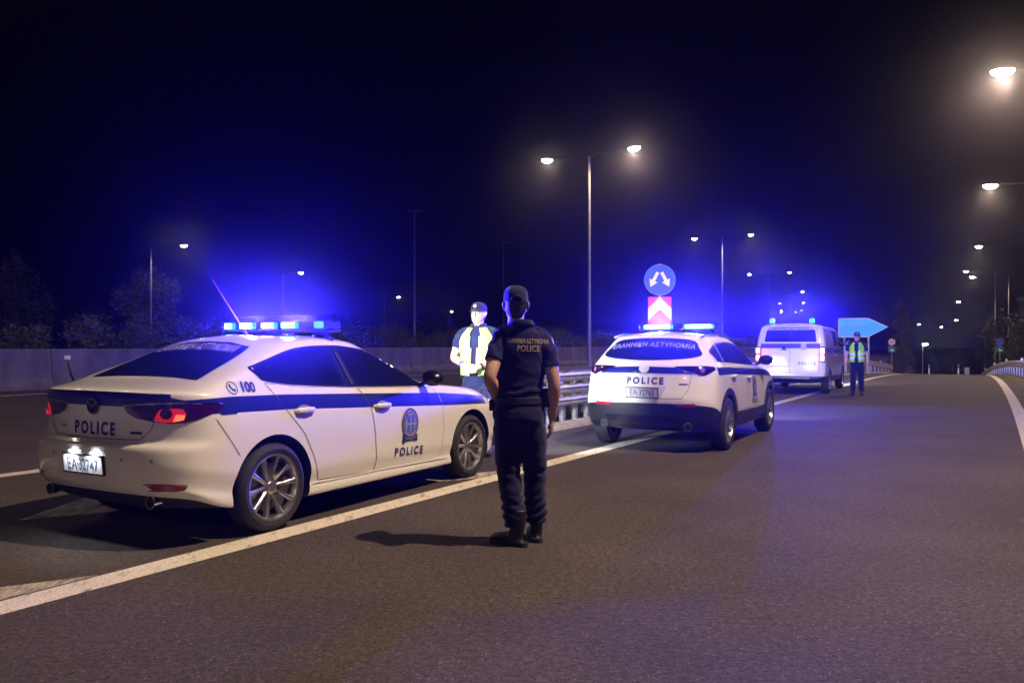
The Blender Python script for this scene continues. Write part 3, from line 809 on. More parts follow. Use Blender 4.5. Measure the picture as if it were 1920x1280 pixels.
class Decals:
    """lays flat outlines on the body: each becomes a thin sheet that follows the surface"""
    def __init__(s, bvh, root, campos=None): s.bvh = bvh; s.root = root; s.campos = campos
    def ray(s, axis, a, b):
        if axis == 'R': return Vector((a, -4, b)), Vector((0, 1, 0))
        if axis == 'L': return Vector((a, 4, b)), Vector((0, -1, 0))
        if axis == 'B': return Vector((-6, -a, b)), Vector((1, 0, 0))
        if axis == 'F': return Vector((9, -a, b)), Vector((-1, 0, 0))
        if axis == 'T': return Vector((a, -b, 6)), Vector((0, 0, -1))
        if axis == 'Q': # from rear right, 45 degrees; a = across, b = up
            d = Vector((1, 1, 0)).normalized(); e = Vector((1, -1, 0)).normalized()
            return d * -6 + e * a + Vector((0, 0, b)), d
        if axis == 'V': # photographed direction, pixels of the photograph
            d = s.cam_mat @ Vector(((a - 960) / 1493.33, 1, -(b - 648) / 1493.33)); return s.campos.copy(), d.normalized()
    def hit(s, axis, a, b, off):
        o, d = s.ray(axis, a, b)
        loc, nor, i, dist = s.bvh.ray_cast(o, d)
        if loc is None:
            loc, nor, i, dist = s.bvh.find_nearest(o + d * (6 if s.campos is None or axis != 'V' else 7))
        if nor.dot(d) > 0: nor = -nor
        return loc + nor * off
    def patch(s, name, poly, axis, mat, off=.003, res=.03, parent=None, mirror=False, smooth_=True):
        v2, f = fill2d(poly, res)
        v = [s.hit(axis, a, b, off) for a, b in v2]
        mb = MB(); mb.add(v, f); o = mb.obj(name, mat, parent or s.root, recalc=False)
        s.orient(o)
        r = [o]
        if mirror:
            mb = MB(); mb.add([(p[0], -p[1], p[2]) for p in v], [tuple(reversed(q)) for q in f])
            o2 = mb.obj(name, mat, parent or s.root, recalc=False); s.orient(o2); r.append(o2)
        return r if mirror else o
    def orient(s, o):
        m = o.data; bm = bmesh.new(); bm.from_mesh(m)
        for q in bm.faces:
            c = q.calc_center_median(); l, n, i, d = s.bvh.find_nearest(c)
            if q.normal.dot(n) < 0: q.normal_flip()
        bm.to_mesh(m); bm.free(); m.update()
    def line(s, name, path, axis, mat, width, off=.004, step=.03, parent=None, mirror=False):
        pts = []
        for a, b in zip(path, path[1:]):
            a, b = Vector(a), Vector(b); k = max(1, int((b - a).length / step))
            for q in range(k): pts.append(a.lerp(b, q / k))
        pts.append(Vector(path[-1])); v = []
        for i, p in enumerate(pts):
            d = (pts[min(i + 1, len(pts) - 1)] - pts[max(0, i - 1)]).normalized(); n = Vector((-d.y, d.x)) * width / 2
            v += [s.hit(axis, *(p + n), off), s.hit(axis, *(p - n), off)]
        f = [(2 * i, 2 * i + 1, 2 * i + 3, 2 * i + 2) for i in range(len(pts) - 1)]
        mb = MB(); mb.add(v, f); o = mb.obj(name, mat, parent or s.root, recalc=False); s.orient(o)
        if mirror:
            mb = MB(); mb.add([(p[0], -p[1], p[2]) for p in v], f); o2 = mb.obj(name, mat, parent or s.root, recalc=False); s.orient(o2)
        return o
    def text(s, name, body, size, ca, cb, axis, mat, off=.006, spacing=1.0, squeeze=1.0, bold=0.0, parent=None, slope=0.0, arc=0.0, flip=False, rot=0.0):
        v2, f = text2d(body, size, spacing, squeeze, bold)
        v = []
        for a, b in v2:
            if rot: a, b = a * math.cos(rot) - b * math.sin(rot), a * math.sin(rot) + b * math.cos(rot)
            if flip: a = -a
            b2 = b + a * slope - arc * a * a
            v.append(s.hit(axis, ca + a, cb + b2, off))
        mb = MB(); mb.add(v, f); o = mb.obj(name, mat, parent or s.root, smooth_=False, recalc=False); s.orient(o); return o

def wheel_meshes(rt, rr, w, spokes, style):
    """tyre radius, rim radius, width; outer face towards -Y"""
    h = w / 2
    mb = MB()
    mb.lathe([(rr - .012, -h * .86), (rr + .006, -h * .98), (rr + (rt - rr) * .45, -h * 1.04), (rt - .022, -h * .92), (rt - .004, -h * .68), (rt, -h * .3), (rt, h * .3), (rt - .004, h * .68), (rt - .022, h * .92), (rr + .006, h * .98), (rr - .012, h * .86)], 56, 'Y')
    for g in (-.045, 0, .045):   # tread grooves
        mb.lathe([(rt + .0008, g - .004), (rt + .0008, g + .004)], 56, 'Y', 1)
    ty = mb.mesh('tyre', [M['tyre'], M['under']], recalc=False)
    bm = bmesh.new(); bm.from_mesh(ty); bmesh.ops.recalc_face_normals(bm, faces=bm.faces); bm.to_mesh(ty); bm.free()
    mb = MB()
    mb.lathe([(rr - .004, -h * .90), (rr + .004, -h * .96), (rr - .012, -h * .90), (rr - .022, -h * .70), (rr - .035, -h * .2), (rr - .035, h * .8), (rr, h * .9)], 56, 'Y')
    mb.lathe([(.001, -h * .62), (.035, -h * .62), (.042, -h * .56), (.065, -h * .52), (.07, -h * .3)], 24, 'Y')
    for k in range(spokes):
        if style == 'double':
            ang = 2 * math.pi * (k // 2) / (spokes // 2) + (.19 if k % 2 else -.19) + .3
        else: ang = 2 * math.pi * k / spokes
        c, s_ = math.cos(ang), math.sin(ang)
        st = [(.05, .020, -h * .50, .035), (rr * .45, .017, -h * .60, .032), (rr * .8, .020, -h * .74, .028), (rr - .016, .027, -h * .80, .03)]
        v = []
        for r_, hw, y, dp in st:
            for t_, yy in ((-hw, y + dp), (-hw * .8, y + .004), (-hw * .3, y - .004), (hw * .3, y - .004), (hw * .8, y + .004), (hw, y + dp)):
                v.append((r_ * c - t_ * s_, yy, r_ * s_ + t_ * c))
        f = []
        for i in range(3):
            for j in range(6): f.append((i * 6 + j, i * 6 + (j + 1) % 6, (i + 1) * 6 + (j + 1) % 6, (i + 1) * 6 + j))
        mb.add(v, f)
    for k in range(5):
        a = 2 * math.pi * k / 5 + .6
        mb.tube([(.052 * math.cos(a), -h * .30, .052 * math.sin(a)), (.052 * math.cos(a), -h * .545, .052 * math.sin(a))], .008, 6)
    rim = mb.mesh('wheel', [M['alloy']])
    mb = MB(); mb.lathe([(.06, -.02), (rr * .72, -.02), (rr * .72, .01), (.06, .01)], 40, 'Y')
    mb.box((rr * .5, -.03, .02), (.09, .06, .20))
    dk = mb.mesh('brake_disc', [M['disc']])
    mb = MB(); mb.lathe([(.001, .03), (rr - .04, .03), (rr - .04, .05), (.001, .05)], 32, 'Y'); bk = mb.mesh('wheel_back', [M['under']])
    return ty, rim, dk, bk
def put_wheels(root, xs, track, rt, rr, w, spokes, style, steel=False):
    ty, rim, dk, bk = wheel_meshes(rt, rr, w, spokes, style)
    for x in xs:
        for sd in (-1, 1):
            wo = link('wheel', rim, root); wo.location = (x, sd * track, rt)
            wo.rotation_euler = (0, random.uniform(0, 1.2) if not (sd < 0) else (.55 if x == 0 else .1), 0 if sd < 0 else math.pi)
            link('tyre', ty, wo); link('brake_disc', dk, wo); link('inner_panel', bk, wo)
def arch_cut(mesh, xs, zc, rad, lat_in, lat_out):
    o = bpy.data.objects.new('cut', mesh); COL.objects.link(o)
    cuts = []
    for x, r_ in zip(xs, rad):
        for sd in (-1, 1):
            mb = MB(); n = 48
            v = []; y0, y1 = sd * lat_in, sd * lat_out
            for y in (y0, y1):
                for k in range(n): v.append((x + r_ * math.cos(2 * math.pi * k / n), y, zc + r_ * math.sin(2 * math.pi * k / n)))
            f = [tuple(range(n)), tuple(range(2 * n - 1, n - 1, -1))] + [(k, (k + 1) % n, n + (k + 1) % n, n + k) for k in range(n)]
            mb.add(v, f, 1); c = mb.obj('c', [M['paint'], M['under']], smooth_=False); cuts.append(c)
            md = o.modifiers.new('b', 'BOOLEAN'); md.operation = 'DIFFERENCE'; md.object = c; md.solver = 'EXACT'
    bpy.context.view_layer.update()
    m = baked(o)
    bpy.data.objects.remove(o)
    for c in cuts: bpy.data.objects.remove(c)
    try: m.set_sharp_from_angle(angle=R(40))
    except Exception: pass
    return m
def light_bar(root, x, z, half, depth, hgt, modules, feet_lat, feet_z):
    """beacon bar across the roof; modules: list of (lat0, lat1, material)"""
    mb = MB(); mb.box((x, 0, z), (depth, half * 2, hgt * .28))
    lb = mb.obj('light_bar', M['blackplastic'], root)
    md = lb.modifiers.new('bevel', 'BEVEL'); md.width = .012; md.segments = 2
    mb = MB(); mb.box((x, 0, z + hgt * .86), (depth * .92, half * 1.96, hgt * .10)); t = mb.obj('top_cover', M['cover'], lb)
    mb = MB(); mb.box((x, 0, z + hgt * .48), (depth * .62, half * 1.9, hgt * .68)); mb.obj('core', M['under'], lb)
    for a, b, mt in modules:
        for sx in (-1, 1):
            mb = MB(); mb.box((x + sx * depth * .40, -(a + b) / 2, z + hgt * .47), (depth * .20, b - a, hgt * .62))
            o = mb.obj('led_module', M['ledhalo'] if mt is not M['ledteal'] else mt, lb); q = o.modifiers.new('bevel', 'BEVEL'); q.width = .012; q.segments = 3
            if mt is not M['ledteal']:
                mb = MB(); mb.box((x + sx * depth * .455, -(a + b) / 2, z + hgt * .47), (depth * .12, (b - a) * .86, hgt * .50))
                o2 = mb.obj('led_core', mt, o); q = o2.modifiers.new('bevel', 'BEVEL'); q.width = .010; q.segments = 3
    for sd in (-1, 1):
        mb = MB(); mb.box((x, sd * (half + .004), z + hgt * .47), (depth * .7, .03, hgt * .6)); mb.obj('end_lens', M['blackplastic'], lb)
        MB().tube([(x, sd * feet_lat * .9, z - hgt * .1), (x, sd * feet_lat, feet_z + .03), (x, sd * (feet_lat + .045), feet_z - .03)], [(.035, .02)] * 3, 8).obj('mount', M['blackplastic'], lb)
    return lb
def beacons(root, pts, watts, spill):
    """lamps just above the bar cover: the cover and the roof shade everything below the level"""
    for i, p in enumerate(pts):
        lamp('beacon_light', 'POINT', p, watts, BLUE, root, .026)
        lamp('beacon_spill', 'POINT', (p[0], p[1], p[2] + .14), spill, BLUE, root, .03)
def headlights(root, x, lat, z, watts):
    for sd in (-1, 1):
        lamp('headlight_beam', 'SPOT', (x, sd * lat, z), watts, (.86, .93, 1.0), root, .05, aim=(1, 0, -.035), cone=74, blend=.7)
def emblem(dc, cx, cz, axis, parent, rx=.125, rz=.142):
    """oval crest with ring lettering, shield and ribbon"""
    ell = lambda k, n=40: [(cx + rx * k * math.cos(2 * math.pi * i / n), cz + rz * k * math.sin(2 * math.pi * i / n)) for i in range(n)]
    grey = M['crestgrey']; e = dc.patch('crest', ell(1.0), axis, M['navytext'], .0075, .025, parent)
    dc.patch('crest_ring', ell(.90), axis, M['crestmauve'], .0085, .025, e)
    dc.patch('crest_field', ell(.58), axis, grey, .0105, .025, e)
    dc.patch('crest_shield', [(cx - .052, cz - .075), (cx, cz - .092), (cx + .052, cz - .075), (cx + .052, cz + .075), (cx - .052, cz + .075)], axis, M['crestblue'], .0115, .03, e)
    dc.patch('crest_cross', [(cx - .052, cz - .008), (cx + .052, cz - .008), (cx + .052, cz + .008), (cx - .052, cz + .008)], axis, grey, .0125, .03, e)
    dc.patch('crest_cross', [(cx - .008, cz - .08), (cx + .008, cz - .08), (cx + .008, cz - .009), (cx - .008, cz - .009)], axis, grey, .0125, .03, e)
    dc.patch('crest_cross', [(cx - .008, cz + .009), (cx + .008, cz + .009), (cx + .008, cz + .07), (cx - .008, cz + .07)], axis, grey, .0125, .03, e)
    txt = 'ΕΛΛΗΝΙΚΗ ΑΣΤΥΝΟΜΙΑ'; n = len(txt)
    for i, ch in enumerate(txt):
        if ch == ' ': continue
        a = math.pi * (1.16 - 1.32 * i / (n - 1)); px, pz = cx + rx * .745 * math.cos(a), cz + rz * .745 * math.sin(a)
        dc.text('crest_letter', ch, .042, px, pz, axis, M['navytext'], .0098, parent=e, rot=math.atan2(math.sin(a) * rx, math.cos(a) * rz) - math.pi / 2, bold=.0006)
    rb = [(-.115, -.175), (-.06, -.150), (.06, -.150), (.105, -.165), (.105, -.095), (.05, -.115), (-.03, -.115), (-.10, -.075), (-.115, -.10)]
    dc.patch('crest_ribbon', [(cx + a, cz + b) for a, b in rb], axis, M['navytext'], .0125, .025, e)
    dc.line('crest_ribbon_line', [(cx - .085, cz - .122), (cx - .03, cz - .135), (cx + .05, cz - .132), (cx + .085, cz - .12)], axis, M['crestmauve'], .008, .0135, parent=e)
M['crestgrey'] = principled('crest_grey', (.30, .31, .40), .5)
M['crestmauve'] = principled('crest_mauve', (.28, .25, .42), .5)
M['crestblue'] = principled('crest_blue', (.05, .11, .42), .5)
M['greytext'] = principled('pale_window_lettering', (.40, .40, .50), .6)
M['greymark'] = principled('pale_grey_marking', (.45, .45, .52), .5)

def car_root(name, O, heading, label, z=0.0):
    """O: rear axle middle on the ground, heading from +Y towards +X"""
    return empty(name, (O[0], O[1], z), R(90 - heading), label, 'police car')
def set_cam(dc, O, heading):
    a = R(90 - heading); mt = Matrix.Rotation(-a, 3, 'Z'); dc.cam_mat = mt
    dc.campos = mt @ Vector((-O[0], -O[1], CAMZ))
def plate(root, cx, z, lat, text, tilt, w=.46, h=.12):
    p = empty('p', (0, 0, 0)) if False else None
    mb = MB(); mb.box((0, 0, 0), (.014, w, h)); o = mb.obj('number_plate', M['plate'], root, smooth_=False)
    o.location = (cx, -lat, z); o.rotation_euler = (0, tilt, 0)
    mb = MB()
    for a, b, c, d in ((0, -h / 2 - .004, w + .012, .010), (0, h / 2 + .003, w + .012, .006)): mb.box((0, a, b), (.020, c, d))
    for a in (-w / 2 - .003, w / 2 + .003): mb.box((0, a, 0), (.020, .006, h + .014))
    mb.obj('plate_frame', M['trim'], o, smooth_=False)
    v, f = text2d(text, h * .92, 1.02, w * .88 / 5.0 / (h * .98) * 1.16, bold=.0015)
    mb = MB(); mb.add([(-.009, -a, b) for a, b in v], f); mb.obj('plate_lettering', M['platetext'], o, smooth_=False)
    return o
def handle(root, x, z, lat, sd=-1, w=.23):
    mb = MB()
    mb.tube([(x - w / 2, sd * (lat - .012), z), (x - w * .36, sd * (lat + .022), z), (x, sd * (lat + .034), z + .004), (x + w * .33, sd * (lat + .024), z + .002), (x + w / 2, sd * (lat - .012), z)],
            [(.010, .012), (.014, .022), (.014, .025), (.013, .020), (.009, .010)], 10, up=(0, 1, 0))
    o = mb.obj('door_handle', M['paint'], root)
    mb = MB(); v = []
    for k in range(17):
        a = 2 * math.pi * k / 16
        v.append((x - .01 + .075 * math.cos(a), sd * (lat + .0015), z + .002 + .042 * math.sin(a)))
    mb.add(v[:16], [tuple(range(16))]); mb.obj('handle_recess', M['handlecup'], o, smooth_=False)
    return o
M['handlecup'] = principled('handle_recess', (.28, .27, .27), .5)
def mirror_part(root, x, z, lat, sd):
    mb = MB()
    mb.tube([(x + .03, sd * lat, z), (x + .02, sd * (lat + .07), z + .03)], [(.03, .02), (.03, .02)], 8)
    mb2 = MB(); mb2.lathe([(.001, -.09), (.06, -.085), (.085, -.04), (.088, .02), (.06, .075), (.001, .09)], 20, 'X')
    v = [(x + .03 + p[0] * .75, sd * (lat + .15) + p[1] * 1.25, z + .07 + p[2] * .85) for p in mb2.v]
    mb.add(v, mb2.f); o = mb.obj('wing_mirror', M['trim'], root); return o

# ---------- nearest car: white saloon
M['ledcyan'] = principled('beacon_dome_lit', (.05, .3, .8), .3, emit=(.03, .52, 1.0), estr=3.0)
M['cover'] = principled('beacon_cover', (.0006, .0006, .0006), 1.0, spec=0.0)
M['ledhalo'] = principled('beacon_led_halo', (.05, .3, .8), .3, emit=(.01, .42, 1.0), estr=1.1)  # cyan halo around the LED cores, put into the module's own glow
M['platetext'] = principled('plate_lettering', (.09, .09, .16), .5)
M['ledteal'] = principled('beacon_led_dim', (.1, .3, .5), .3, emit=(.15, .6, .85), estr=1.0)
def rg(xr, dr, nr, xf, df, nf, w, z, crown=0.0):
    return dict(xr=xr, dr=dr, nr=nr, xf=xf, df=df, nf=nf, w=w, z=z, crown=crown)
def saloon():
    O = (-2.510, 6.265); HD = 28.9
    root = car_root('police_car', O, HD, 'white police saloon with blue stripe and lit light bar, nearest on the left')
    rings = [
        rg(-.70, .30, 3, 3.38, .45, 3, .62, [(-1, .24), (.4, .20), (3.6, .2)]),
        rg(-.86, .42, 2.7, 3.50, .65, 2.6, .80, [(-1, .30), (-.5, .24), (.4, .175), (3.7, .19)]),
        rg(-.945, .44, 2.7, 3.57, .68, 2.6, .862, [(-1, .385), (-.72, .35), (-.5, .25), (-.36, .215), (.4, .195), (2.2, .185), (3.7, .21)]),
        rg(-.968, .45, 2.8, 3.60, .68, 2.6, .874, [(-1, .410), (-.72, .37), (-.5, .28), (-.36, .245), (.4, .225), (2.2, .21), (3.7, .24)]),
        rg(-.980, .46, 2.9, 3.62, .68, 2.6, .872, [(-1, .45), (-.5, .33), (.4, .272), (2.2, .255), (3.7, .31)]),
        rg(-.986, .46, 2.9, 3.63, .68, 2.6, .858, [(-1, .49), (-.5, .36), (.4, .300), (2.2, .282), (3.7, .36)]),
        rg(-.992, .48, 2.9, 3.65, .70, 2.6, .890, [(-1, .57), (0, .392), (2.5, .368), (3.7, .45)]),
        rg(-.992, .48, 2.9, 3.65, .70, 2.6, .892, [(-1, .60), (0, .43), (2.5, .405), (3.7, .48)]),
        rg(-.988, .50, 2.9, 3.66, .72, 2.6, .894, [(-1, .665), (-.4, .58), (2.5, .55), (3.7, .56)]),
        rg(-.975, .50, 2.9, 3.655, .72, 2.6, .897, [(-1, .695), (-.4, .66), (2.5, .62), (3.7, .60)]),
        rg(-.912, .50, 2.9, 3.645, .72, 2.6, .897, [(-1, .712), (-.4, .72), (2.5, .68), (3.7, .63)]),
        rg(-.906, .50, 2.9, 3.63, .72, 2.6, .896, [(-1, .76), (-.4, .78), (2.5, .735), (3.7, .66)]),
        rg(-.906, .50, 2.9, 3.60, .72, 2.6, .890, [(-1, .87), (-.4, .86), (0, .85), (2.5, .79), (3.3, .735), (3.7, .69)]),
        rg(-.912, .49, 2.9, 3.54, .72, 2.5, .876, [(-1, .965), (-.4, .94), (0, .925), (2.3, .855), (3.3, .785), (3.7, .72)]),
        rg(-.925, .47, 2.9, 3.46, .72, 2.5, .856, [(-1, 1.035), (-.5, 1.01), (0, .985), (1, .945), (2.2, .905), (3.0, .855), (3.6, .745)]),
        rg(-.915, .46, 2.9, 3.40, .72, 2.4, .843, [(-1, 1.056), (-.5, 1.035), (0, 1.01), (1, .967), (2.2, .935), (3.0, .885), (3.5, .775)]),
        rg(-.865, .45, 2.8, 3.30, .72, 2.3, .833, [(-1, 1.066), (-.5, 1.052), (0, 1.03), (1, .983), (2.2, .955), (3.0, .905), (3.4, .80)], .006),
        rg(-.66, .34, 3.2, 2.90, .66, 2.3, .818, [(-1, 1.085), (-.4, 1.078), (0, 1.05), (1, 1.0), (2.2, .975), (2.7, .945), (3.1, .89)], .015),
        rg(-.49, .24, 3.2, 2.38, .55, 2.2, .803, [(-.5, 1.132), (-.2, 1.115), (0, 1.088), (1, 1.02), (2.0, .995), (2.4, 1.0)], -.016),
        rg(-.43, .24, 3.2, 2.30, .55, 2.2, .785, [(-.5, 1.160), (-.2, 1.145), (0, 1.118), (1, 1.055), (2.0, 1.03), (2.4, 1.03)], -.022),
        rg(-.18, .26, 3.0, 1.93, .50, 2.2, .722, [(-.3, 1.225), (0, 1.235), (1, 1.215), (2, 1.165)], .012),
        rg(.08, .30, 2.8, 1.56, .45, 2.2, .645, [(.1, 1.345), (.4, 1.370), (.8, 1.378), (1.2, 1.350), (1.55, 1.300)], .014),
        rg(.19, .34, 2.3, 1.48, .42, 2.2, .595, [(.1, 1.382), (.4, 1.415), (.8, 1.424), (1.2, 1.402), (1.5, 1.345)], .018),
        rg(.42, .28, 2.3, 1.25, .35, 2.2, .36, [(.4, 1.438), (.8, 1.452), (1.25, 1.428)], .016)]
    bm_ = body_mesh(rings, [M['paint'], M['under']], 2)
    tail = lambda x: x if x > -.30 else -.30 + (x + .30) * .86
    for p in bm_.vertices: p.co.x = tail(p.co.x)
    bvh = bvh_of(bm_)
    body = link('body', arch_cut(bm_, (0, 2.725), .330, (.382, .378), .50, 1.2), root)
    dc = Decals(bvh, root); set_cam(dc, O, HD)
    put_wheels(root, (0, 2.725), .785, .325, .243, .205, 10, 'even')
    # side glass
    dlo = [(-.125, 1.195), (-.075, 1.135), (-.03, 1.10), (.15, 1.073), (.35, 1.052), (.92, 1.015), (1.73, .985), (1.97, .992), (1.83, 1.10), (1.66, 1.21), (1.37, 1.305), (1.06, 1.352), (.85, 1.362), (.57, 1.355), (.35, 1.328), (.10, 1.262), (-.06, 1.218)]
    dl = dc.patch('window_surround', spline(dlo, 3), 'R', M['trim'], .003, .035, mirror=True)
    gl_r = [(-.085, 1.188), (-.02, 1.117), (.17, 1.088), (.36, 1.070), (.86, 1.036), (.78, 1.343), (.57, 1.337), (.36, 1.311), (.12, 1.248)]
    gl_f = [(1.02, 1.028), (1.70, 1.002), (1.90, 1.006), (1.79, 1.098), (1.64, 1.195), (1.36, 1.288), (1.06, 1.334), (.93, 1.342)]
    dc.patch('window_glass', gl_r, 'R', M['glass'], .006, .035, mirror=True)
    dc.patch('window_glass', gl_f, 'R', M['glass'], .006, .035, mirror=True)
    dc.line('window_divider', [(.29, 1.075), (.20, 1.265)], 'R', M['trim'], .022, .008, mirror=True)
    dc.line('window_pillar', [(.955, 1.03), (.865, 1.340)], 'R', M['pillar'], .035, .008, mirror=True)
    # rear window
    rw = [(-.595, 1.118), (-.30, 1.132), (0, 1.135), (.30, 1.132), (.595, 1.118), (.56, 1.20), (.515, 1.305), (.48, 1.350), (.25, 1.385), (0, 1.393), (-.25, 1.385), (-.48, 1.350), (-.515, 1.305), (-.56, 1.20)]
    rwo = dc.patch('rear_window', rw, 'B', M['glass'], .004, .03)
    dc.text('window_lettering', 'ΕΛΛΗΝΙΚΗ ΑΣΤΥΝΟΜΙΑ', .062, 0, 1.352, 'B', M['greytext'], .008, 1.08, 1.16, .001, rwo, arc=.13)
    dc.patch('windscreen', [(-.60, 1.06), (0, 1.075), (.60, 1.06), (.53, 1.25), (.25, 1.30), (-.25, 1.30), (-.53, 1.25)], 'F', M['glass'], .004, .05)
    # doors and their gaps
    rd = [(-.03, 1.085), (.11, .887), (.295, .69), (.40, .50), (.467, .31), (1.150, .285), (1.164, .365), (1.140, .62), (1.093, .836), (.99, 1.005), (.35, 1.04)]
    fd = [(1.0, 1.003), (1.100, .836), (1.147, .62), (1.171, .365), (1.160, .285), (2.14, .255), (2.199, .518), (2.17, .865), (2.06, .96), (1.73, .975)]
    for poly in (rd, fd):
        a = dc.patch('door', poly, 'R', M['paint'], .0018, .04, mirror=True)
    for path in (rd + rd[:1], fd + fd[:1]):
        dc.line('door_gap', path, 'R', M['seam'], .0045, .0026, mirror=True)
    dc.line('door_gap', [(-.52, .86), (-.44, .74), (-.34, .60)], 'R', M['seam'], .005, .0026, mirror=True)
    # stripe along the sides, in panels
    st = lambda x: lerp_tab([(-.7, 1.0), (-.37, 1.007), (.1, .996), (1.01, .956), (2.17, .902), (2.79, .852), (3.3, .79)], x)
    sb = lambda x: lerp_tab([(-.7, .905), (-.37, .899), (.1, .888), (1.01, .842), (2.17, .784), (2.91, .755), (3.3, .735)], x)
    def band(x0a, x0b, x1a, x1b):
        n = 8; top = [(x0a + (x1a - x0a) * i / n,) for i in range(n + 1)]
        return [(x, st(x)) for x, in top] + [(x, sb(x)) for x in [x1b + (x0b - x1b) * i / n for i in range(n + 1)]]
    for q in (band(-.62, -.56, .030, .098), band(.037, .105, 1.022, 1.085), band(1.030, 1.093, 2.135, 2.176), band(2.143, 2.184, 3.0, 3.02)):
        dc.patch('stripe', q, 'R', M['navy'], .0036, .04, mirror=True)
    dc.patch('stripe', [(60 + a / 2.56, 560 + b / 2.56) for a, b in ((590, 463), (735, 488), (860, 480), (985, 470), (985, 551), (905, 558), (922, 506), (830, 497), (700, 497), (590, 500))], 'V', M['navy'], .0040, 7, mirror=True)
    dc.line('sill_trim', [(.40, .292), (1.2, .285), (2.29, .263)], 'R', M['paint'], .012, .010, mirror=True)
    # rear stripe, lid, lamps
    top = [(a, 1.046 - .012 * (abs(a) / .75) ** 2) for a in [(-.78 + 1.56 * i / 16) for i in range(17)]]
    bot = [(a, .948) for a in (.70, .40, .1, -.1, -.40, -.70)]
    dc.patch('rear_stripe', top[1:-1] + bot, 'B', M['navy'], .0032, .03)
    lid = [(-.60, .96), (-.55, .80), (-.46, .728), (0, .718), (.46, .728), (.55, .80), (.60, .96)]
    dc.line('lid_gap', lid, 'B', M['seam'], .006, .0048)
    dc.line('lid_gap', [(-.60, .96), (-.63, 1.04)], 'B', M['seam'], .006, .0048, mirror=True)
    # tail lamps traced where they wrap the corner
    z1 = lambda L: [(60 + a / 2.56, 560 + b / 2.56) for a, b in L]
    tl = z1([(440, 514), (560, 508), (700, 504), (830, 504), (914, 507), (912, 522), (885, 542), (800, 578), (740, 595), (660, 599), (580, 590), (500, 572), (462, 548)])
    t2 = dc.patch('tail_lamp', tl, 'V', M['tailred'], .006, 7, mirror=True)
    chrome = z1([(436, 512), (560, 504), (700, 500), (830, 500), (918, 504)])
    dc.line('tail_lamp_trim', chrome, 'V', M['chrome'], 2.2, .010, 6, mirror=True)
    for p, nm, mt, of in ((z1([(604, 548), (622, 530), (690, 526), (728, 530), (742, 550), (732, 582), (690, 592), (640, 594), (588, 586)]), 'tail_lamp_light', M['taillit'], .009),
                      (z1([(695, 556), (738, 558), (730, 582), (680, 590)]), 'tail_lamp_light', M['tailhot'], .0105),
                      (z1([(648 + 30 * math.cos(k * .524), 552 + 27 * math.sin(k * .524)) for k in range(12)]), 'tail_lamp_ring', M['tailred'], .012)):
        dc.patch(nm, p, 'V', mt, of, 6, parent=None, mirror=True)
    rf = z1([(548, 897), (600, 893), (745, 899), (735, 911), (690, 919), (580, 917)])
    dc.patch('bumper_reflector', rf, 'V', M['reflred'], .005, 6, mirror=True)
    dc.line('bumper_vent_edge', z1([(535, 893), (560, 890), (748, 896), (735, 914), (690, 923), (560, 921)]), 'V', M['trim'], 1.6, .004, 6, mirror=True)
    # badge, lettering, number plate
    bd = dc.patch('badge', [(0 + .068 * math.cos(k * .3927), .943 + .060 * math.sin(k * .3927)) for k in range(16)], 'B', M['trim'], .012, .03)
    wing = [(-.052, .965), (-.03, .955), (0, .935), (.03, .955), (.052, .965), (.036, .925), (0, .905), (-.036, .925)]
    dc.line('badge_wing', [(-.050, .965), (-.022, .957), (0, .936), (.022, .957), (.050, .965)], 'B', M['chrome'], .008, .016, .01, bd)
    dc.line('badge_ring', [(.062 * math.cos(k * .3927), .943 + .054 * math.sin(k * .3927)) for k in range(17)], 'B', M['chrome'], .007, .016, .01, bd)
    dc.text('rear_lettering', 'POLICE', .122, 0.0, .790, 'B', M['navytext'], .0055, 1.36, .88, .004)
    dc.text('model_badge', 'm.a.z', .05, -.36, .782, 'B', M['greymark'], .0055, 1.0, 1.1) if False else None
    dc.patch('model_badge', [(-.40, .790), (-.33, .786), (-.33, .797), (-.40, .800)], 'B', M['chrome'], .006, .03)
    dc.patch('blue_dash', [(.37, .765), (.475, .765), (.475, .782), (.37, .782)], 'B', M['navytext'], .0055, .03)
    pl = plate(root, tail(-1.000), .552, 0.0, 'ΕΑ·32747', R(-6), .43, .122)
    for sy in (-.12, .12):
        mb = MB(); mb.box((tail(-1.002), sy, .634), (.022, .06, .008)); mb.obj('plate_lamp', M['platelamp'], root, smooth_=False)
        lamp('plate_light', 'SPOT', (tail(-1.0) - .035, sy, .634), 4.5, (.9, .95, 1.0), root, .01, aim=(.42, 0, -1), cone=150, blend=.6)
    for a, b in ((.38, .60), (-.38, .60), (.62, .60)):
        dc.patch('parking_sensor', [(a + .013 * math.cos(k * .6), b + .013 * math.sin(k * .6)) for k in range(10)], 'B', M['handlecup'], .003, .02)
    # 100 with the telephone sign
    ph = lambda r, n=18: [(-.345 + r * math.cos(2 * math.pi * k / n), 1.064 + r * 1.0 * math.sin(2 * math.pi * k / n)) for k in range(n)]
    pm = dc.line('phone_ring', ph(.042) + ph(.042)[:1], 'R', M['navytext'], .006, .005, .012)
    dc.line('phone_handset', [(-.361, 1.083), (-.357, 1.068), (-.345, 1.053), (-.330, 1.046)], 'R', M['navytext'], .013, .005, .012, pm)
    dc.line('phone_handset', [(-.366, 1.080), (-.352, 1.085)], 'R', M['navytext'], .018, .0052, .01, pm)
    dc.line('phone_handset', [(-.334, 1.041), (-.324, 1.052)], 'R', M['navytext'], .018, .0052, .01, pm)
    dc.text('number_lettering', '100', .100, -.200, 1.066, 'R', M['navytext'], .005, 1.02, .92, .0035, slope=-.06)
    # door crest and lettering
    emblem(dc, 1.640, .650, 'R', root)
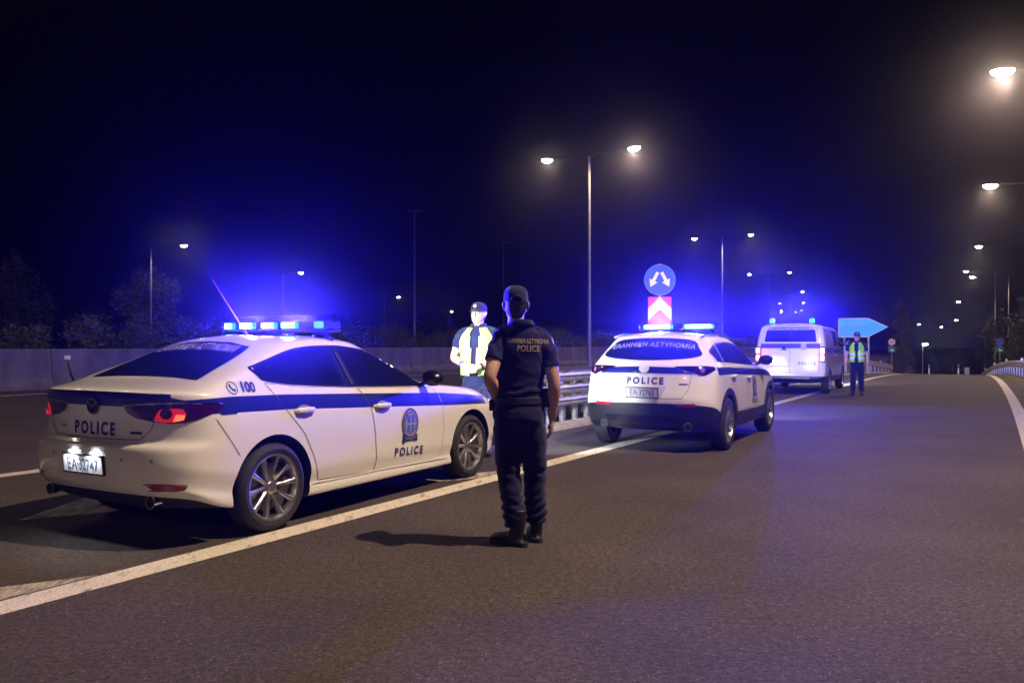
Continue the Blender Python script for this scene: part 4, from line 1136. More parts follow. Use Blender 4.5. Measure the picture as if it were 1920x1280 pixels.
    dc.text('door_lettering', 'POLICE', .098, 1.635, .405, 'R', M['navytext'], .0065, 1.42, 1.02, .003, slope=-.05)
    for sd in (-1, 1):
        handle(root, .30, .868, .889, sd); handle(root, 1.25, .842, .893, sd)
        mirror_part(root, 1.90, .985, .80, sd)
    # tail pipes, valance, lamps in front
    for sd in (-1, 1):
        mb = MB(); mb.lathe([(.040, .05), (.046, 0), (.040, -.0), (.036, .08)], 20, 'X')
        o = mb.obj('tail_pipe', M['chrome'], root); o.location = (-.80, sd * .56, .318)
        mb = MB(); mb.lathe([(.001, .02), (.038, .02)], 20, 'X'); mb.obj('pipe_bore', M['under'], o)
    hl = [(.52, .735), (.60, .760), (.72, .765), (.80, .752), (.78, .70), (.66, .690), (.54, .70)]
    dc.patch('headlight', hl, 'F', M['headlit'], .006, .04, mirror=True)
    dc.patch('grille', [(-.42, .66), (.42, .66), (.36, .42), (-.36, .42)], 'F', M['trim'], .004, .06)
    headlights(root, 3.60, .62, .70, 560)
    # antenna
    mb = MB(); mb.tube([(.57, .02, 1.445), (.54, .02, 1.485)], [.018, .010], 8); mb.tube([(.54, .02, 1.485), (.20, .02, 1.90)], [.0045, .0028], 6)
    mb.obj('antenna', M['antenna'], root)
    lb = light_bar(root, .93, 1.492, .60, .24, .095, [(-.58, -.47, M['ledblue']), (-.39, -.21, M['ledblue']), (-.12, .05, M['ledred']), (.12, .30, M['ledblue']), (.50, .58, M['ledteal'])], .56, 1.395)
    beacons(root, [(.89, .32, 1.591), (.89, -.22, 1.591)], GLOW_W, SPILL_W)
    MB().box((.985, 0, 1.604), (.012, 1.16, .055)).obj('bar_light_shade', M['cover'], lb, smooth_=False)  # added black fin, keeps the beacons' blue light from going forward
    lamp('takedown_light', 'SPOT', (1.10, -.1, 1.56), 1850, (.88, .93, 1.0), root, .04, aim=(1, .05, -.03), cone=38, blend=.5)
    return root
M['pillar'] = principled('pillar_gloss', (.05, .05, .055), .15, coat=1)
M['antenna'] = principled('red_antenna', (.30, .05, .06), .4)

# ---------- middle car: white crossover with black cladding
def crossover():
    O = (2.06, 10.86); HD = 29.0
    root = car_root('police_car', O, HD, 'white police crossover with black lower cladding, middle vehicle, lit light bar')
    rings = [
        rg(-.50, .30, 3, 3.25, .45, 3, .62, [(-1, .26), (3.6, .24)]),
        rg(-.68, .40, 2.8, 3.38, .60, 2.6, .80, [(-1, .31), (-.4, .26), (.4, .22), (3.6, .24)]),
        rg(-.765, .42, 2.9, 3.45, .62, 2.6, .872, [(-.82, .37), (-.4, .29), (.4, .25), (3.6, .28)]),
        rg(-.800, .44, 2.9, 3.48, .64, 2.6, .890, [(-.82, .50), (-.4, .36), (.4, .33), (3.6, .36)]),
        rg(-.832, .46, 3.0, 3.52, .66, 2.6, .897, [(-.82, .655), (-.5, .60), (-.36, .48), (.4, .45), (3.6, .46)]),
        rg(-.834, .46, 3.0, 3.53, .66, 2.6, .897, [(-.82, .69), (-.5, .64), (-.36, .55), (.4, .52), (3.6, .54)]),
        rg(-.815, .46, 3.0, 3.54, .66, 2.6, .896, [(-.82, .79), (-.4, .70), (.4, .66), (3.6, .64)]),
        rg(-.785, .46, 3.0, 3.53, .68, 2.5, .893, [(-1, .92), (-.4, .84), (.4, .80), (3.6, .74)]),
        rg(-.765, .45, 3.0, 3.48, .68, 2.5, .884, [(-1, 1.03), (-.4, .96), (.4, .93), (2.4, .88), (3.6, .80)]),
        rg(-.760, .44, 2.9, 3.40, .68, 2.4, .868, [(-1, 1.09), (-.4, 1.04), (.4, 1.00), (2.4, .95), (3.5, .84)]),
        rg(-.735, .42, 2.8, 3.25, .66, 2.4, .850, [(-1, 1.125), (-.4, 1.09), (.4, 1.05), (2.4, 1.0), (3.4, .87)], .01),
        rg(-.690, .38, 2.6, 2.85, .60, 2.3, .825, [(-1, 1.155), (-.4, 1.125), (.4, 1.085), (2.4, 1.04), (3.0, .98)], .012),
        rg(-.655, .34, 2.5, 2.40, .55, 2.2, .800, [(-1, 1.185), (-.4, 1.16), (.4, 1.115), (2.4, 1.07)], .01),
        rg(-.52, .32, 2.5, 2.05, .50, 2.2, .735, [(-1, 1.31), (.4, 1.28), (2.4, 1.20)], .01),
        rg(-.36, .30, 2.5, 1.68, .45, 2.2, .665, [(-1, 1.425), (.4, 1.425), (1.0, 1.41), (1.7, 1.33)], .012),
        rg(-.34, .28, 2.5, 1.60, .42, 2.2, .625, [(-1, 1.468), (.4, 1.475), (1.0, 1.46), (1.6, 1.37)], .014),
        rg(-.28, .26, 2.5, 1.52, .40, 2.2, .585, [(-1, 1.492), (.4, 1.505), (1.0, 1.49), (1.5, 1.41)], .016),
        rg(.05, .26, 2.5, 1.25, .34, 2.2, .36, [(-1, 1.53), (.4, 1.545), (1.2, 1.50)], .014)]
    bm_ = body_mesh(rings, [M['paint'], M['blackplastic'], M['under']], 4)
    bvh = bvh_of(bm_)
    body = link('body', arch_cut(bm_, (0, 2.655), .348, (.385, .385), .50, 1.2), root)
    dc = Decals(bvh, root); set_cam(dc, O, HD)
    put_wheels(root, (0, 2.655), .795, .345, .240, .215, 10, 'even')
    # cladding round the arches and along the sills
    for cx in (0, 2.655):
        ring = []
        a0 = [(cx + .465 * math.cos(R(a)), .348 + .465 * math.sin(R(a))) for a in range(-8, 189, 8)]
        a1 = [(cx + .386 * math.cos(R(a)), .348 + .386 * math.sin(R(a))) for a in range(188, -9, -8)]
        dc.patch('arch_cladding', a0 + a1, 'R', M['blackplastic'], .010, .04, mirror=True)
    dc.patch('sill_cladding', [(.47, .27), (2.19, .27), (2.19, .44), (.47, .475)], 'R', M['blackplastic'], .008, .05, mirror=True)
    dc.line('sill_trim', [(.42, .275), (2.22, .275)], 'R', M['alloy'], .014, .016, mirror=True)
    dlo = [(-.33, 1.275), (-.27, 1.20), (-.17, 1.150), (.4, 1.130), (1.45, 1.08), (1.98, 1.075), (1.80, 1.21), (1.52, 1.345), (1.2, 1.40), (.7, 1.425), (.3, 1.42), (0, 1.385), (-.2, 1.335)]
    dc.patch('window_surround', spline(dlo, 3), 'R', M['trim'], .003, .04, mirror=True)
    dc.patch('window_glass', [(-.26, 1.27), (-.15, 1.175), (.05, 1.160), (-.03, 1.36), (-.16, 1.325)], 'R', M['glass'], .006, .04, mirror=True)
    dc.patch('window_glass', [(.10, 1.155), (.82, 1.125), (.70, 1.405), (.32, 1.40), (.04, 1.37)], 'R', M['glass'], .006, .04, mirror=True)
    dc.patch('window_glass', [(.94, 1.12), (1.45, 1.098), (1.90, 1.095), (1.76, 1.20), (1.50, 1.32), (1.18, 1.378), (.86, 1.40)], 'R', M['glass'], .006, .04, mirror=True)
    dc.line('window_pillar', [(.075, 1.155), (0, 1.38)], 'R', M['paint'], .030, .008, mirror=True)
    dc.line('window_pillar', [(.88, 1.12), (.78, 1.405)], 'R', M['pillar'], .06, .008, mirror=True)
    rw = [(-.66, 1.235), (-.50, 1.195), (-.25, 1.178), (0, 1.172), (.25, 1.178), (.50, 1.195), (.66, 1.235), (.60, 1.33), (.52, 1.42), (.30, 1.452), (0, 1.460), (-.30, 1.452), (-.52, 1.42), (-.60, 1.33)]
    rwo = dc.patch('rear_window', spline(rw, 3), 'B', M['glass'], .004, .035)
    dc.text('window_lettering', 'ΕΛΛΗΝΙΚΗ ΑΣΤΥΝΟΜΙΑ', .078, 0, 1.375, 'B', M['greytext'], .008, 1.10, 1.18, .001, rwo, arc=.12)
    dc.patch('windscreen', [(-.60, 1.12), (0, 1.14), (.60, 1.12), (.53, 1.32), (.25, 1.37), (-.25, 1.37), (-.53, 1.32)], 'F', M['glass'], .004, .06)
    rd = [(-.02, 1.12), (.12, .95), (.36, .80), (.47, .62), (.52, .50), (1.06, .48), (1.07, .80), (1.03, .98), (.90, 1.105)]
    fd = [(.91, 1.104), (1.04, .98), (1.08, .80), (1.07, .48), (2.08, .455), (2.14, .62), (2.12, .90), (2.02, 1.03), (1.73, 1.065)]
    for poly in (rd, fd):
        dc.patch('door', poly, 'R', M['paint'], .0018, .05, mirror=True)
        dc.line('door_gap', poly + poly[:1], 'R', M['seam'], .005, .0026, mirror=True)
    st = lambda x: lerp_tab([(-.5, 1.08), (.1, 1.075), (2.2, 1.0), (3, .93)], x); sb = lambda x: lerp_tab([(-.5, .99), (.1, .985), (2.3, .905), (3, .86)], x)
    n = 14; xs = [-.42 + 3.3 * i / n for i in range(n + 1)]
    dc.patch('stripe', [(x, st(x)) for x in xs] + [(x, sb(x)) for x in reversed(xs)], 'R', M['navy'], .0036, .04, mirror=True)
    # rear: stripe, lid, lamps
    dc.patch('rear_stripe', [(-.60, 1.075), (-.30, 1.09), (0, 1.095), (.30, 1.09), (.60, 1.075), (.60, 1.005), (0, 1.012), (-.60, 1.005)], 'B', M['navy'], .0036, .035)
    dc.line('lid_gap', [(-.62, 1.10), (-.60, .98), (-.57, .80), (-.50, .70), (0, .69), (.50, .70), (.57, .80), (.60, .98), (.62, 1.10)], 'B', M['seam'], .006, .003)
    z4 = lambda L: [(1100 + a / 5.333, 600 + b / 5.333) for a, b in L]
    tl = z4([(872, 466), (1000, 462), (1100, 463), (1190, 462), (1275, 470), (1285, 500), (1240, 528), (1185, 552), (1130, 556), (1085, 532), (980, 502)])
    a = dc.patch('tail_lamp', tl, 'V', M['taildark'], .008, 5, mirror=True)
    dc.line('tail_lamp_trim', z4([(872, 480), (980, 512), (1085, 540)]), 'V', M['chrome'], 1.6, .012, 5, mirror=True)
    dc.patch('tail_lamp_light', z4([(1158 + 22 * math.cos(k * .524), 505 + 26 * math.sin(k * .524)) for k in range(12)]), 'V', M['lampring'], .012, 4, mirror=True)
    dc.patch('badge', [(.068 * math.cos(k * .3927), 1.068 + .056 * math.sin(k * .3927)) for k in range(16)], 'B', M['vestband'], .014, .03)  # pale material instead of chrome: the bright reflection is put into its colour
    dc.text('rear_lettering', 'POLICE', .115, 0.02, .915, 'B', M['navytext'], .0055, 1.42, .98, .004)
    dc.patch('blue_dash', [(.46, .87), (.56, .87), (.56, .885), (.46, .885)], 'B', M['navytext'], .0055, .03)
    dc.patch('model_badge', [(-.46, .885), (-.36, .885), (-.36, .90), (-.46, .90)], 'B', M['greymark'], .006, .03)
    dc.patch('plate_recess', [(-.30, .845), (.30, .845), (.24, .69), (-.24, .69)], 'B', M['greymark2'], .002, .04)
    plate(root, -.842, .768, 0.0, 'ΕΑ·32765', R(-8), .42, .115)
    for sy in (-1, 1):
        dc.patch('bumper_reflector', [(sy * .43, .595), (sy * .66, .600), (sy * .66, .640), (sy * .43, .632)], 'B', M['reflred'], .008, .03)
        mb = MB(); mb.lathe([(.042, .06), (.050, 0), (.044, 0), (.038, .08)], 18, 'X'); o = mb.obj('tail_pipe', M['chrome'], root); o.location = (-.735, sy * .56, .345)
        mb = MB(); mb.lathe([(.001, .02), (.040, .02)], 18, 'X'); mb.obj('pipe_bore', M['under'], o)
    dc.patch('bumper_insert', [(-.55, .475), (.55, .475), (.48, .385), (-.48, .385)], 'B', M['trim'], .005, .05)
    emblem(dc, 1.52, .775, 'R', root)
    dc.text('door_lettering', 'POLICE', .085, 1.52, .555, 'R', M['navytext'], .0065, 1.40, 1.0, .003, slope=-.03)
    for sd in (-1, 1):
        handle(root, .30, .955, .888, sd); handle(root, 1.18, .915, .892, sd); mirror_part(root, 1.92, 1.075, .82, sd)
        MB().tube([(-.25, sd * .60, 1.475), (.0, sd * .605, 1.515), (.7, sd * .61, 1.525), (1.35, sd * .60, 1.465)], .014, 8).obj('roof_rail', M['trim'], root)
    dc.patch('headlight', [(.50, .80), (.60, .835), (.78, .845), (.80, .78), (.62, .765)], 'F', M['headlit'], .006, .04, mirror=True)
    dc.patch('grille', [(-.42, .80), (.42, .80), (.34, .54), (-.34, .54)], 'F', M['trim'], .004, .06)
    headlights(root, 3.50, .62, .80, 640)
    light_bar(root, .72, 1.585, .56, .26, .10, [(-.50, -.06, M['ledblue']), (.10, .53, M['ledblue'])], .52, 1.50)
    beacons(root, [(.72, .28, 1.689), (.72, -.30, 1.689)], GLOW_W * 1.3, SPILL_W)
    return root
M['lampring'] = principled('lamp_ring', (.20, .10, .16), .2, coat=1)
M['greymark2'] = principled('plate_recess', (.52, .51, .52), .4)

# ---------- van
def van():
    O = (8.29, 23.27); HD = 29.0
    root = empty('police_van', (O[0], O[1], 0), R(90 - HD), 'white police van with two blue beacons on the roof and twin rear doors', 'police van')
    def q(xr, xf, w, z, dr=.22, nr=4.2, df=.55, nf=2.8, crown=0): return rg(xr, dr, nr, xf, df, nf, w, z, crown)
    rings = [q(-.80, 3.5, .74, [(-1, .30), (4, .28)]), q(-.95, 3.75, .90, [(-1, .36), (4, .30)]),
             q(-1.06, 3.85, .925, [(-1, .40), (4, .34)]), q(-1.06, 3.88, .935, [(-1, .53), (4, .46)]), q(-1.0, 3.89, .94, [(-1, .56), (4, .60)]),
             q(-.995, 3.89, .952, [(-1, .75), (3, .75), (4, .74)]), q(-.985, 3.82, .955, [(-1, 1.05), (3, 1.02), (4, .88)]),
             q(-.975, 3.70, .952, [(-1, 1.22), (2.8, 1.18), (3.8, 1.0)]), q(-.96, 3.45, .945, [(-1, 1.36), (2.6, 1.30), (3.6, 1.10)]),
             q(-.935, 3.12, .928, [(-1, 1.47), (2.4, 1.40), (3.3, 1.22)]), q(-.88, 2.80, .885, [(-1, 1.72), (2.4, 1.66), (3, 1.52)], .22),
             q(-.83, 2.52, .845, [(-1, 1.88), (2.2, 1.84), (3, 1.75)], .22), q(-.78, 2.38, .79, [(-1, 1.95), (2.2, 1.92), (3, 1.84)], .24),
             q(-.55, 2.0, .52, [(-1, 1.995), (2.2, 1.985)], .3, crown=.01)]
    bm_ = body_mesh(rings, [M['paint'], M['blackplastic']], 3)
    bvh = bvh_of(bm_)
    link('body', arch_cut(bm_, (0, 3.0), .345, (.40, .40), .55, 1.3), root)
    dc = Decals(bvh, root); set_cam(dc, O, HD)
    put_wheels(root, (0, 3.0), .83, .345, .215, .215, 10, 'even')
    dc.patch('rear_window', [(-.69, 1.47), (.69, 1.47), (.70, 1.50), (.655, 1.79), (.63, 1.81), (-.63, 1.81), (-.655, 1.79), (-.70, 1.50)], 'B', M['glass'], .005, .05)
    dc.patch('rear_door', [(-.76, .60), (-.006, .60), (-.006, 1.45), (-.76, 1.45)], 'B', M['paint'], .002, .06)
    dc.patch('rear_door', [(.006, .60), (.76, .60), (.76, 1.45), (.006, 1.45)], 'B', M['paint'], .002, .06)
    dc.line('door_gap', [(0, .58), (0, 1.88)], 'B', M['seam'], .008, .0068)
    dc.line('door_gap', [(-.77, .60), (-.77, 1.4), (-.70, 1.86), (.70, 1.86), (.77, 1.4), (.77, .60)], 'B', M['seam'], .008, .006)
    dc.patch('rear_stripe', [(-.80, 1.42), (.80, 1.42), (.80, 1.29), (-.80, 1.29)], 'B', M['navylight'], .0045, .06)
    dc.patch('phone_marking', [(.30, 1.235), (.44, 1.235), (.44, 1.418), (.30, 1.418)], 'B', M['greymark'], .007, .05)
    dc.patch('roof_banner', [(-.62, 1.82), (.62, 1.82), (.58, 1.895), (-.58, 1.895)], 'B', M['greymark3'], .0045, .05)
    dc.text('roof_lettering', 'ΕΛΛΗΝΙΚΗ ΑΣΤΥΝΟΜΙΑ', .075, 0, 1.857, 'B', M['navytext'], .008, 1.0, 1.1, .001)
    dc.text('rear_lettering', 'POLICE', .11, .46, .865, 'B', M['navytext'], .006, 1.35, 1.0, .003)
    dc.patch('door_pull', [(-.26, 1.235), (-.06, 1.235), (-.08, 1.262), (-.24, 1.262)], 'B', M['trim'], .012, .05)
    dc.patch('badge', [(-.16 + .05 * math.cos(k * .5236), 1.30 + .05 * math.sin(k * .5236)) for k in range(12)], 'B', M['chrome'], .012, .04)
    plate(root, -1.005, .875, -.32, 'ΕΑ·31248', 0, .50, .12) if False else None
    mb = MB(); mb.box((-1.004, .32, .875), (.012, .52, .13)); pl = mb.obj('number_plate', M['plate'], root, smooth_=False)
    for sy in (.22, .42):
        mb = MB(); mb.box((-1.02, sy, .958), (.03, .12, .022)); mb.obj('plate_lamp', M['platelamp'], root, smooth_=False)
        lamp('plate_light', 'SPOT', (-1.055, sy, .955), 6.0, (1, .95, .95), root, .01, aim=(.4, 0, -1), cone=150, blend=.6)
    for sd in (-1, 1):
        mb = MB()
        mb.box((-.965, sd * .865, 1.12), (.11, .15, .44)); tlm = mb.obj('tail_lamp', M['tailred'], root, smooth_=False)
        tlm.modifiers.new('bevel', 'BEVEL').width = .02
        for zc in (1.225, 1.015):
            mb = MB(); mb.box((-1.024, sd * .865, zc), (.012, .11, .15)); o = mb.obj('tail_lamp_light', M['tailhot2'], tlm, smooth_=False); o.modifiers.new('bevel', 'BEVEL').width = .005
        lamp('tail_light', 'POINT', (-1.12, sd * .87, 1.12), 3.0, (1, .12, .08), root, .05)
    dc.patch('window_glass', [(-.70, 1.46), (.62, 1.44), (.60, 1.80), (-.62, 1.82)], 'L', M['glass'], .005, .08)
    dc.patch('window_glass', [(.80, 1.36), (1.78, 1.345), (1.70, 1.79), (.74, 1.80)], 'R', M['glass'], .006, .06, mirror=True)
    dc.patch('window_glass', [(1.98, 1.335), (2.78, 1.315), (2.40, 1.70), (1.90, 1.78)], 'R', M['glass'], .006, .06, mirror=True)
    n = 10; xs = [-.80 + 4.1 * i / n for i in range(n + 1)]
    dc.patch('stripe', [(x, 1.29 - .012 * x) for x in xs] + [(x, 1.155 - .012 * x) for x in reversed(xs)], 'R', M['navy'], .004, .06, mirror=True)
    dc.text('side_lettering', 'ΑΣΤΥΝΟΜΙΑ', .10, .4, 1.217, 'R', M['greymark'], .008, 1.2)
    for xx in (.72, 1.86, 2.86): dc.line('door_gap', [(xx, .50), (xx, 1.80 if xx < 2 else 1.32)], 'R', M['seam'], .008, .006, mirror=True)
    for sd in (-1, 1):
        handle(root, 1.0, 1.08, .955, sd); mirror_part(root, 2.62, 1.36, .92, sd)
        mb = MB(); mb.lathe([(.075, 0), (.075, .03), (.062, .04)], 20, 'Z'); o = mb.obj('beacon', M['blackplastic'], root); o.location = (-.25, sd * .55 + .06, 1.985)
        mb = MB(); mb.lathe([(.066, .035), (.066, .13), (.055, .155), (.001, .165)], 20, 'Z'); mb.obj('beacon_dome', M['ledcyan'], o)
        mb = MB(); mb.lathe([(.001, .166), (.085, .166), (.085, .172), (.001, .174)], 20, 'Z'); mb.obj('beacon_shade_disc', M['cover'], o)  # added black disc under the lamp, cuts off its downward light
    MB().box((-.18, 0.06, 1.998), (.06, .95, .03)).obj('beacon_rail', M['trim'], root, smooth_=False)
    MB().box((-1.10, 0, .47), (.06, 1.1, .05)).obj('bumper_step', M['trim'], root, smooth_=False)
    dc.patch('headlight', [(.55, .86), (.85, .90), (.86, .76), (.60, .76)], 'F', M['headlit'], .006, .05, mirror=True)
    beacons(root, [(-.25, .61, 2.174), (-.25, -.49, 2.174)], GLOW_W * .9, SPILL_W)
    headlights(root, 3.88, .70, .82, 1400)
    return root
M['navylight'] = principled('purple_blue_stripe', (.06, .05, .34), .35, coat=.5)
M['greymark3'] = principled('pale_banner', (.42, .42, .55), .5)
M['tailhot2'] = principled('tail_lamp_on', (.4, .05, .02), .2, emit=(1.0, .26, .16), estr=6.0)
saloon()
crossover()
van()
# sub-parts go under the part they belong to (all are modelled in the car's own frame)
def centre(o):
    c = [Vector(p) for p in o.bound_box]; return sum(c, Vector()) / 8
def regroup(root):
    kids = list(root.children)
    def near(o, name):
        c = centre(o); return min((k for k in kids if k.name.split('.')[0] == name), key=lambda k: (centre(k) - c).length, default=None)
    for o in kids:
        n = o.name.split('.')[0]
        if n == 'door_handle':
            d = near(o, 'door')
            if d is None: continue
            for ch in list(o.children): ch.parent = d
            o.parent = d
        elif n in ('tail_lamp_light', 'tail_lamp_ring', 'tail_lamp_trim'):
            d = near(o, 'tail_lamp')
            if d is not None: o.parent = d
        elif n == 'window_divider':
            d = near(o, 'window_glass')
            if d is not None: o.parent = d
bpy.context.view_layer.update()
for r_ in [o for o in COL.objects if o.parent is None and o.name.split('.')[0] == 'police_car']: regroup(r_)
# ------------------------------------------------------------------ people (local: facing +Y, X to the person's right, metres)
def remeshed(mb, voxel, smooth_it=4):
    m = bpy.data.meshes.new('r'); m.from_pydata(mb.v, [], mb.f)
    bm = bmesh.new(); bm.from_mesh(m); bmesh.ops.recalc_face_normals(bm, faces=bm.faces); bm.to_mesh(m); bm.free()
    return temp_eval(m, [('REMESH', dict(mode='VOXEL', voxel_size=voxel, adaptivity=0.0)), ('SMOOTH', dict(factor=.5, iterations=smooth_it))])
def loft(mb, rings, n=28, cap=True):
    """horizontal-ish elliptical rings: (cx, cy, z, rx, ry[, exponent])"""
    v = []; f = []
    for r in rings:
        cx, cy, z, rx, ry = r[:5]; e = r[5] if len(r) > 5 else 2.0
        for k in range(n):
            a = 2 * math.pi * k / n; c, s = math.cos(a), math.sin(a)
            v.append((cx + rx * math.copysign(abs(c) ** (2 / e), c), cy + ry * math.copysign(abs(s) ** (2 / e), s), z))
    for i in range(len(rings) - 1):
        for k in range(n): f.append((i * n + k, i * n + (k + 1) % n, (i + 1) * n + (k + 1) % n, (i + 1) * n + k))
    if cap: f.append(tuple(range(n - 1, -1, -1))); f.append(tuple((len(rings) - 1) * n + k for k in range(n)))
    mb.add(v, f); return mb
def limb(mb, pts, rad, n=18):
    """smooth limb through joints"""
    P_ = [Vector(p) for p in pts]; out = []; rr = []
    for i in range(len(P_) - 1):
        g = lambda k: P_[max(0, min(len(P_) - 1, k))]
        for q in range(6):
            t = q / 6; p0, p1, p2, p3 = g(i - 1), g(i), g(i + 1), g(i + 2)
            out.append(.5 * ((2 * p1) + (p2 - p0) * t + (2 * p0 - 5 * p1 + 4 * p2 - p3) * t * t + (3 * p1 - p0 - 3 * p2 + p3) * t ** 3))
            a, b = rad[i], rad[i + 1]
            a = a if isinstance(a, tuple) else (a, a); b = b if isinstance(b, tuple) else (b, b)
            k = t * t * (3 - 2 * t); rr.append((a[0] + (b[0] - a[0]) * k, a[1] + (b[1] - a[1]) * k))
    out.append(P_[-1]); l = rad[-1]; rr.append(l if isinstance(l, tuple) else (l, l))
    mb.tube(out, rr, n); return mb
def folds(mesh, fn):
    """push vertices along their normals"""
    mesh.update(); ns = [v.normal.copy() for v in mesh.vertices]
    for v, n in zip(mesh.vertices, ns): v.co += n * fn(v.co)
    mesh.update()
def hand(mb, wrist, d, palm_n, thumb_s, curl=.5, spread=.10, size=1.0):
    """wrist point, finger direction d, palm normal (towards the palm side), thumb side +1/-1 along d x n"""
    d = Vector(d).normalized(); n = Vector(palm_n); n = (n - d * n.dot(d)).normalized(); s = d.cross(n) * thumb_s
    w = Vector(wrist); k = size
    mb.tube([w - d * .01 * k, w + d * .02 * k, w + d * .055 * k, w + d * .088 * k, w + d * .096 * k],
            [(.028 * k, .021 * k), (.033 * k, .019 * k), (.041 * k, .016 * k), (.040 * k, .014 * k), (.034 * k, .011 * k)], 14, up=s)
    for i, (off, ln) in enumerate(((.030, .070), (.0105, .079), (-.0095, .073), (-.029, .058))):
        b = w + d * (.086 - (.006 if i == 3 else 0)) * k + s * off * k
        dirv = (d + s * (off * spread * 10)).normalized(); p = [b - dirv * .012 * k, b]; a = 0
        for seg, c in ((.45, .55), (.32, .9), (.23, .7)):
            a += curl * c; q = dirv * math.cos(a) + n * math.sin(a); p.append(p[-1] + q * ln * seg * k)
        mb.tube(p, [.0098 * k, .0098 * k, .0090 * k, .0082 * k, .0062 * k], 9)
    b = w + d * .026 * k + s * .028 * k; t1 = (d * .62 + s * .72 + n * .25).normalized(); t2 = (d * .88 + s * .30 + n * .38).normalized()
    mb.tube([b - t1 * .015 * k, b + t1 * .022 * k, b + t1 * .045 * k, b + t1 * .045 * k + t2 * .028 * k, b + t1 * .045 * k + t2 * .048 * k], [.014 * k, .014 * k, .0115 * k, .0105 * k, .0078 * k], 9)
def head(mb, c, yaw, tilt=0.0):
    """c: chin-level neck axis point; adds skull, face, ears to the skin"""
    M4 = Matrix.Translation(Vector(c)) @ Matrix.Rotation(yaw, 4, 'Z') @ Matrix.Rotation(tilt, 4, 'X')
    t = MB()
    loft(t, [(0, .045, -.012, .020, .018), (0, .045, -.002, .040, .036), (0, .030, .022, .058, .058), (0, .016, .050, .066, .074), (0, .006, .085, .071, .086), (0, .002, .115, .0745, .091),
             (0, -.002, .145, .0765, .095), (0, -.004, .175, .0745, .095), (0, -.004, .200, .066, .085), (0, -.004, .220, .048, .062), (0, -.004, .231, .022, .03)], 26)
    t.tube([(0, .086, .125), (0, .099, .100), (0, .112, .078), (0, .104, .066), (0, .086, .062)], [(.008, .008), (.010, .011), (.015, .012), (.016, .010), (.010, .008)], 10)   # nose
    t.tube([(-.040, .080, .128), (0, .092, .134), (.040, .080, .128)], [.010, .009, .010], 8)      # brow
    t.tube([(-.024, .078, .036), (0, .090, .038), (.024, .078, .036)], [.007, .009, .007], 8)      # mouth
    t.tube([(-.016, .070, -.002), (.016, .070, -.002)], [.016, .016], 8)                            # chin
    for sx in (-1, 1):
        t.tube([(sx * .044, .062, .078), (sx * .056, .040, .070)], [.016, .016], 8)                  # cheek
        e = [(sx * .072, .006, .066), (sx * .082, .000, .082), (sx * .088, -.010, .105), (sx * .086, -.018, .122), (sx * .076, -.012, .128)]
        t.tube(e, [(.007, .009), (.007, .013), (.007, .017), (.007, .013), (.006, .008)], 10)
    t.tube([(0, -.01, -.10), (0, -.012, -.05), (0, -.008, .0), (0, -.004, .06)], [(.062, .062), (.058, .060), (.056, .060), (.05, .055)], 20)   # neck
    mb.add([M4 @ Vector(p) for p in t.v], t.f)
    return M4
def face_parts(M4, root):
    for sx in (-1, 1):
        mb = MB(); mb.lathe([(.001, -.011), (.008, -.008), (.011, 0), (.008, .008), (.001, .011)], 12)
        o = mb.obj('eye', M['eyewhite'], root); o.matrix_local = M4 @ Matrix.Translation((sx * .032, .079, .110)) @ Matrix.Diagonal((1.25, .7, .62, 1))
        mb = MB(); mb.lathe([(.001, .0), (.005, -.0008), (.0055, -.003)], 10); i = mb.obj('iris', M['iris'], o); i.rotation_euler = (-R(90), 0, 0); i.location = (0, .0116, 0)
        mb = MB(); mb.tube([(sx * .014, .092, .124), (sx * .032, .089, .130), (sx * .052, .074, .124)], [.0035, .0045, .003], 6)
        o = mb.obj('eyebrow', M['hair'], root); o.matrix_local = M4
    mb = MB(); mb.tube([(-.022, .084, .0365), (0, .0965, .038), (.022, .084, .0365)], [(.004, .003), (.005, .005), (.004, .003)], 8)
    o = mb.obj('lips', M['lip'], root); o.matrix_local = M4
def cap_part(M4, root, emblem_=True, lift=0.0):
    mb = MB()
    loft(mb, [(0, -.004, .128, .0835, .104), (0, -.004, .150, .0845, .106), (0, -.006, .180, .0825, .102), (0, -.006, .208, .073, .090), (0, -.004, .228, .052, .064), (0, -.004, .238, .024, .03), (0, -.004, .240, .004, .005)], 32)
    o = mb.obj('cap', M['cap'], root); o.matrix_local = M4
    v = []; n = 16
    for lay in (0, 1):
        for i in range(n + 1):
            a = math.pi * (.10 + .80 * i / n)
            for k, (r1, r2, dz) in enumerate(((.080, .100, .0), (.083, .172, -.026))):
                v.append((r1 * math.cos(a), -.004 + r2 * math.sin(a), .140 + dz * math.sin(a) - abs(math.cos(a)) * .012 * k - lay * .005))
    W = 2 * (n + 1); f = []
    for i in range(n):
        f.append((2 * i, 2 * i + 1, 2 * i + 3, 2 * i + 2)); f.append((W + 2 * i, W + 2 * i + 2, W + 2 * i + 3, W + 2 * i + 1))
        f.append((2 * i + 1, W + 2 * i + 1, W + 2 * i + 3, 2 * i + 3))
    mb = MB(); mb.add(v, f); b = mb.obj('brim', M['cap'], o)
    if emblem_:
        mb = MB(); mb.prism(circ(.017, 14, 0, .180), .098, .105, lambda a, b_, c: (a, c, b_)); mb.obj('badge', M['vestband'], o)
    # strap arch at the back
    MB().tube([(-.036, -.103, .136), (-.03, -.108, .158), (0, -.112, .170), (.03, -.108, .158), (.036, -.103, .136)], [.0035] * 5, 6).obj('strap', M['belt'], o)
    return o
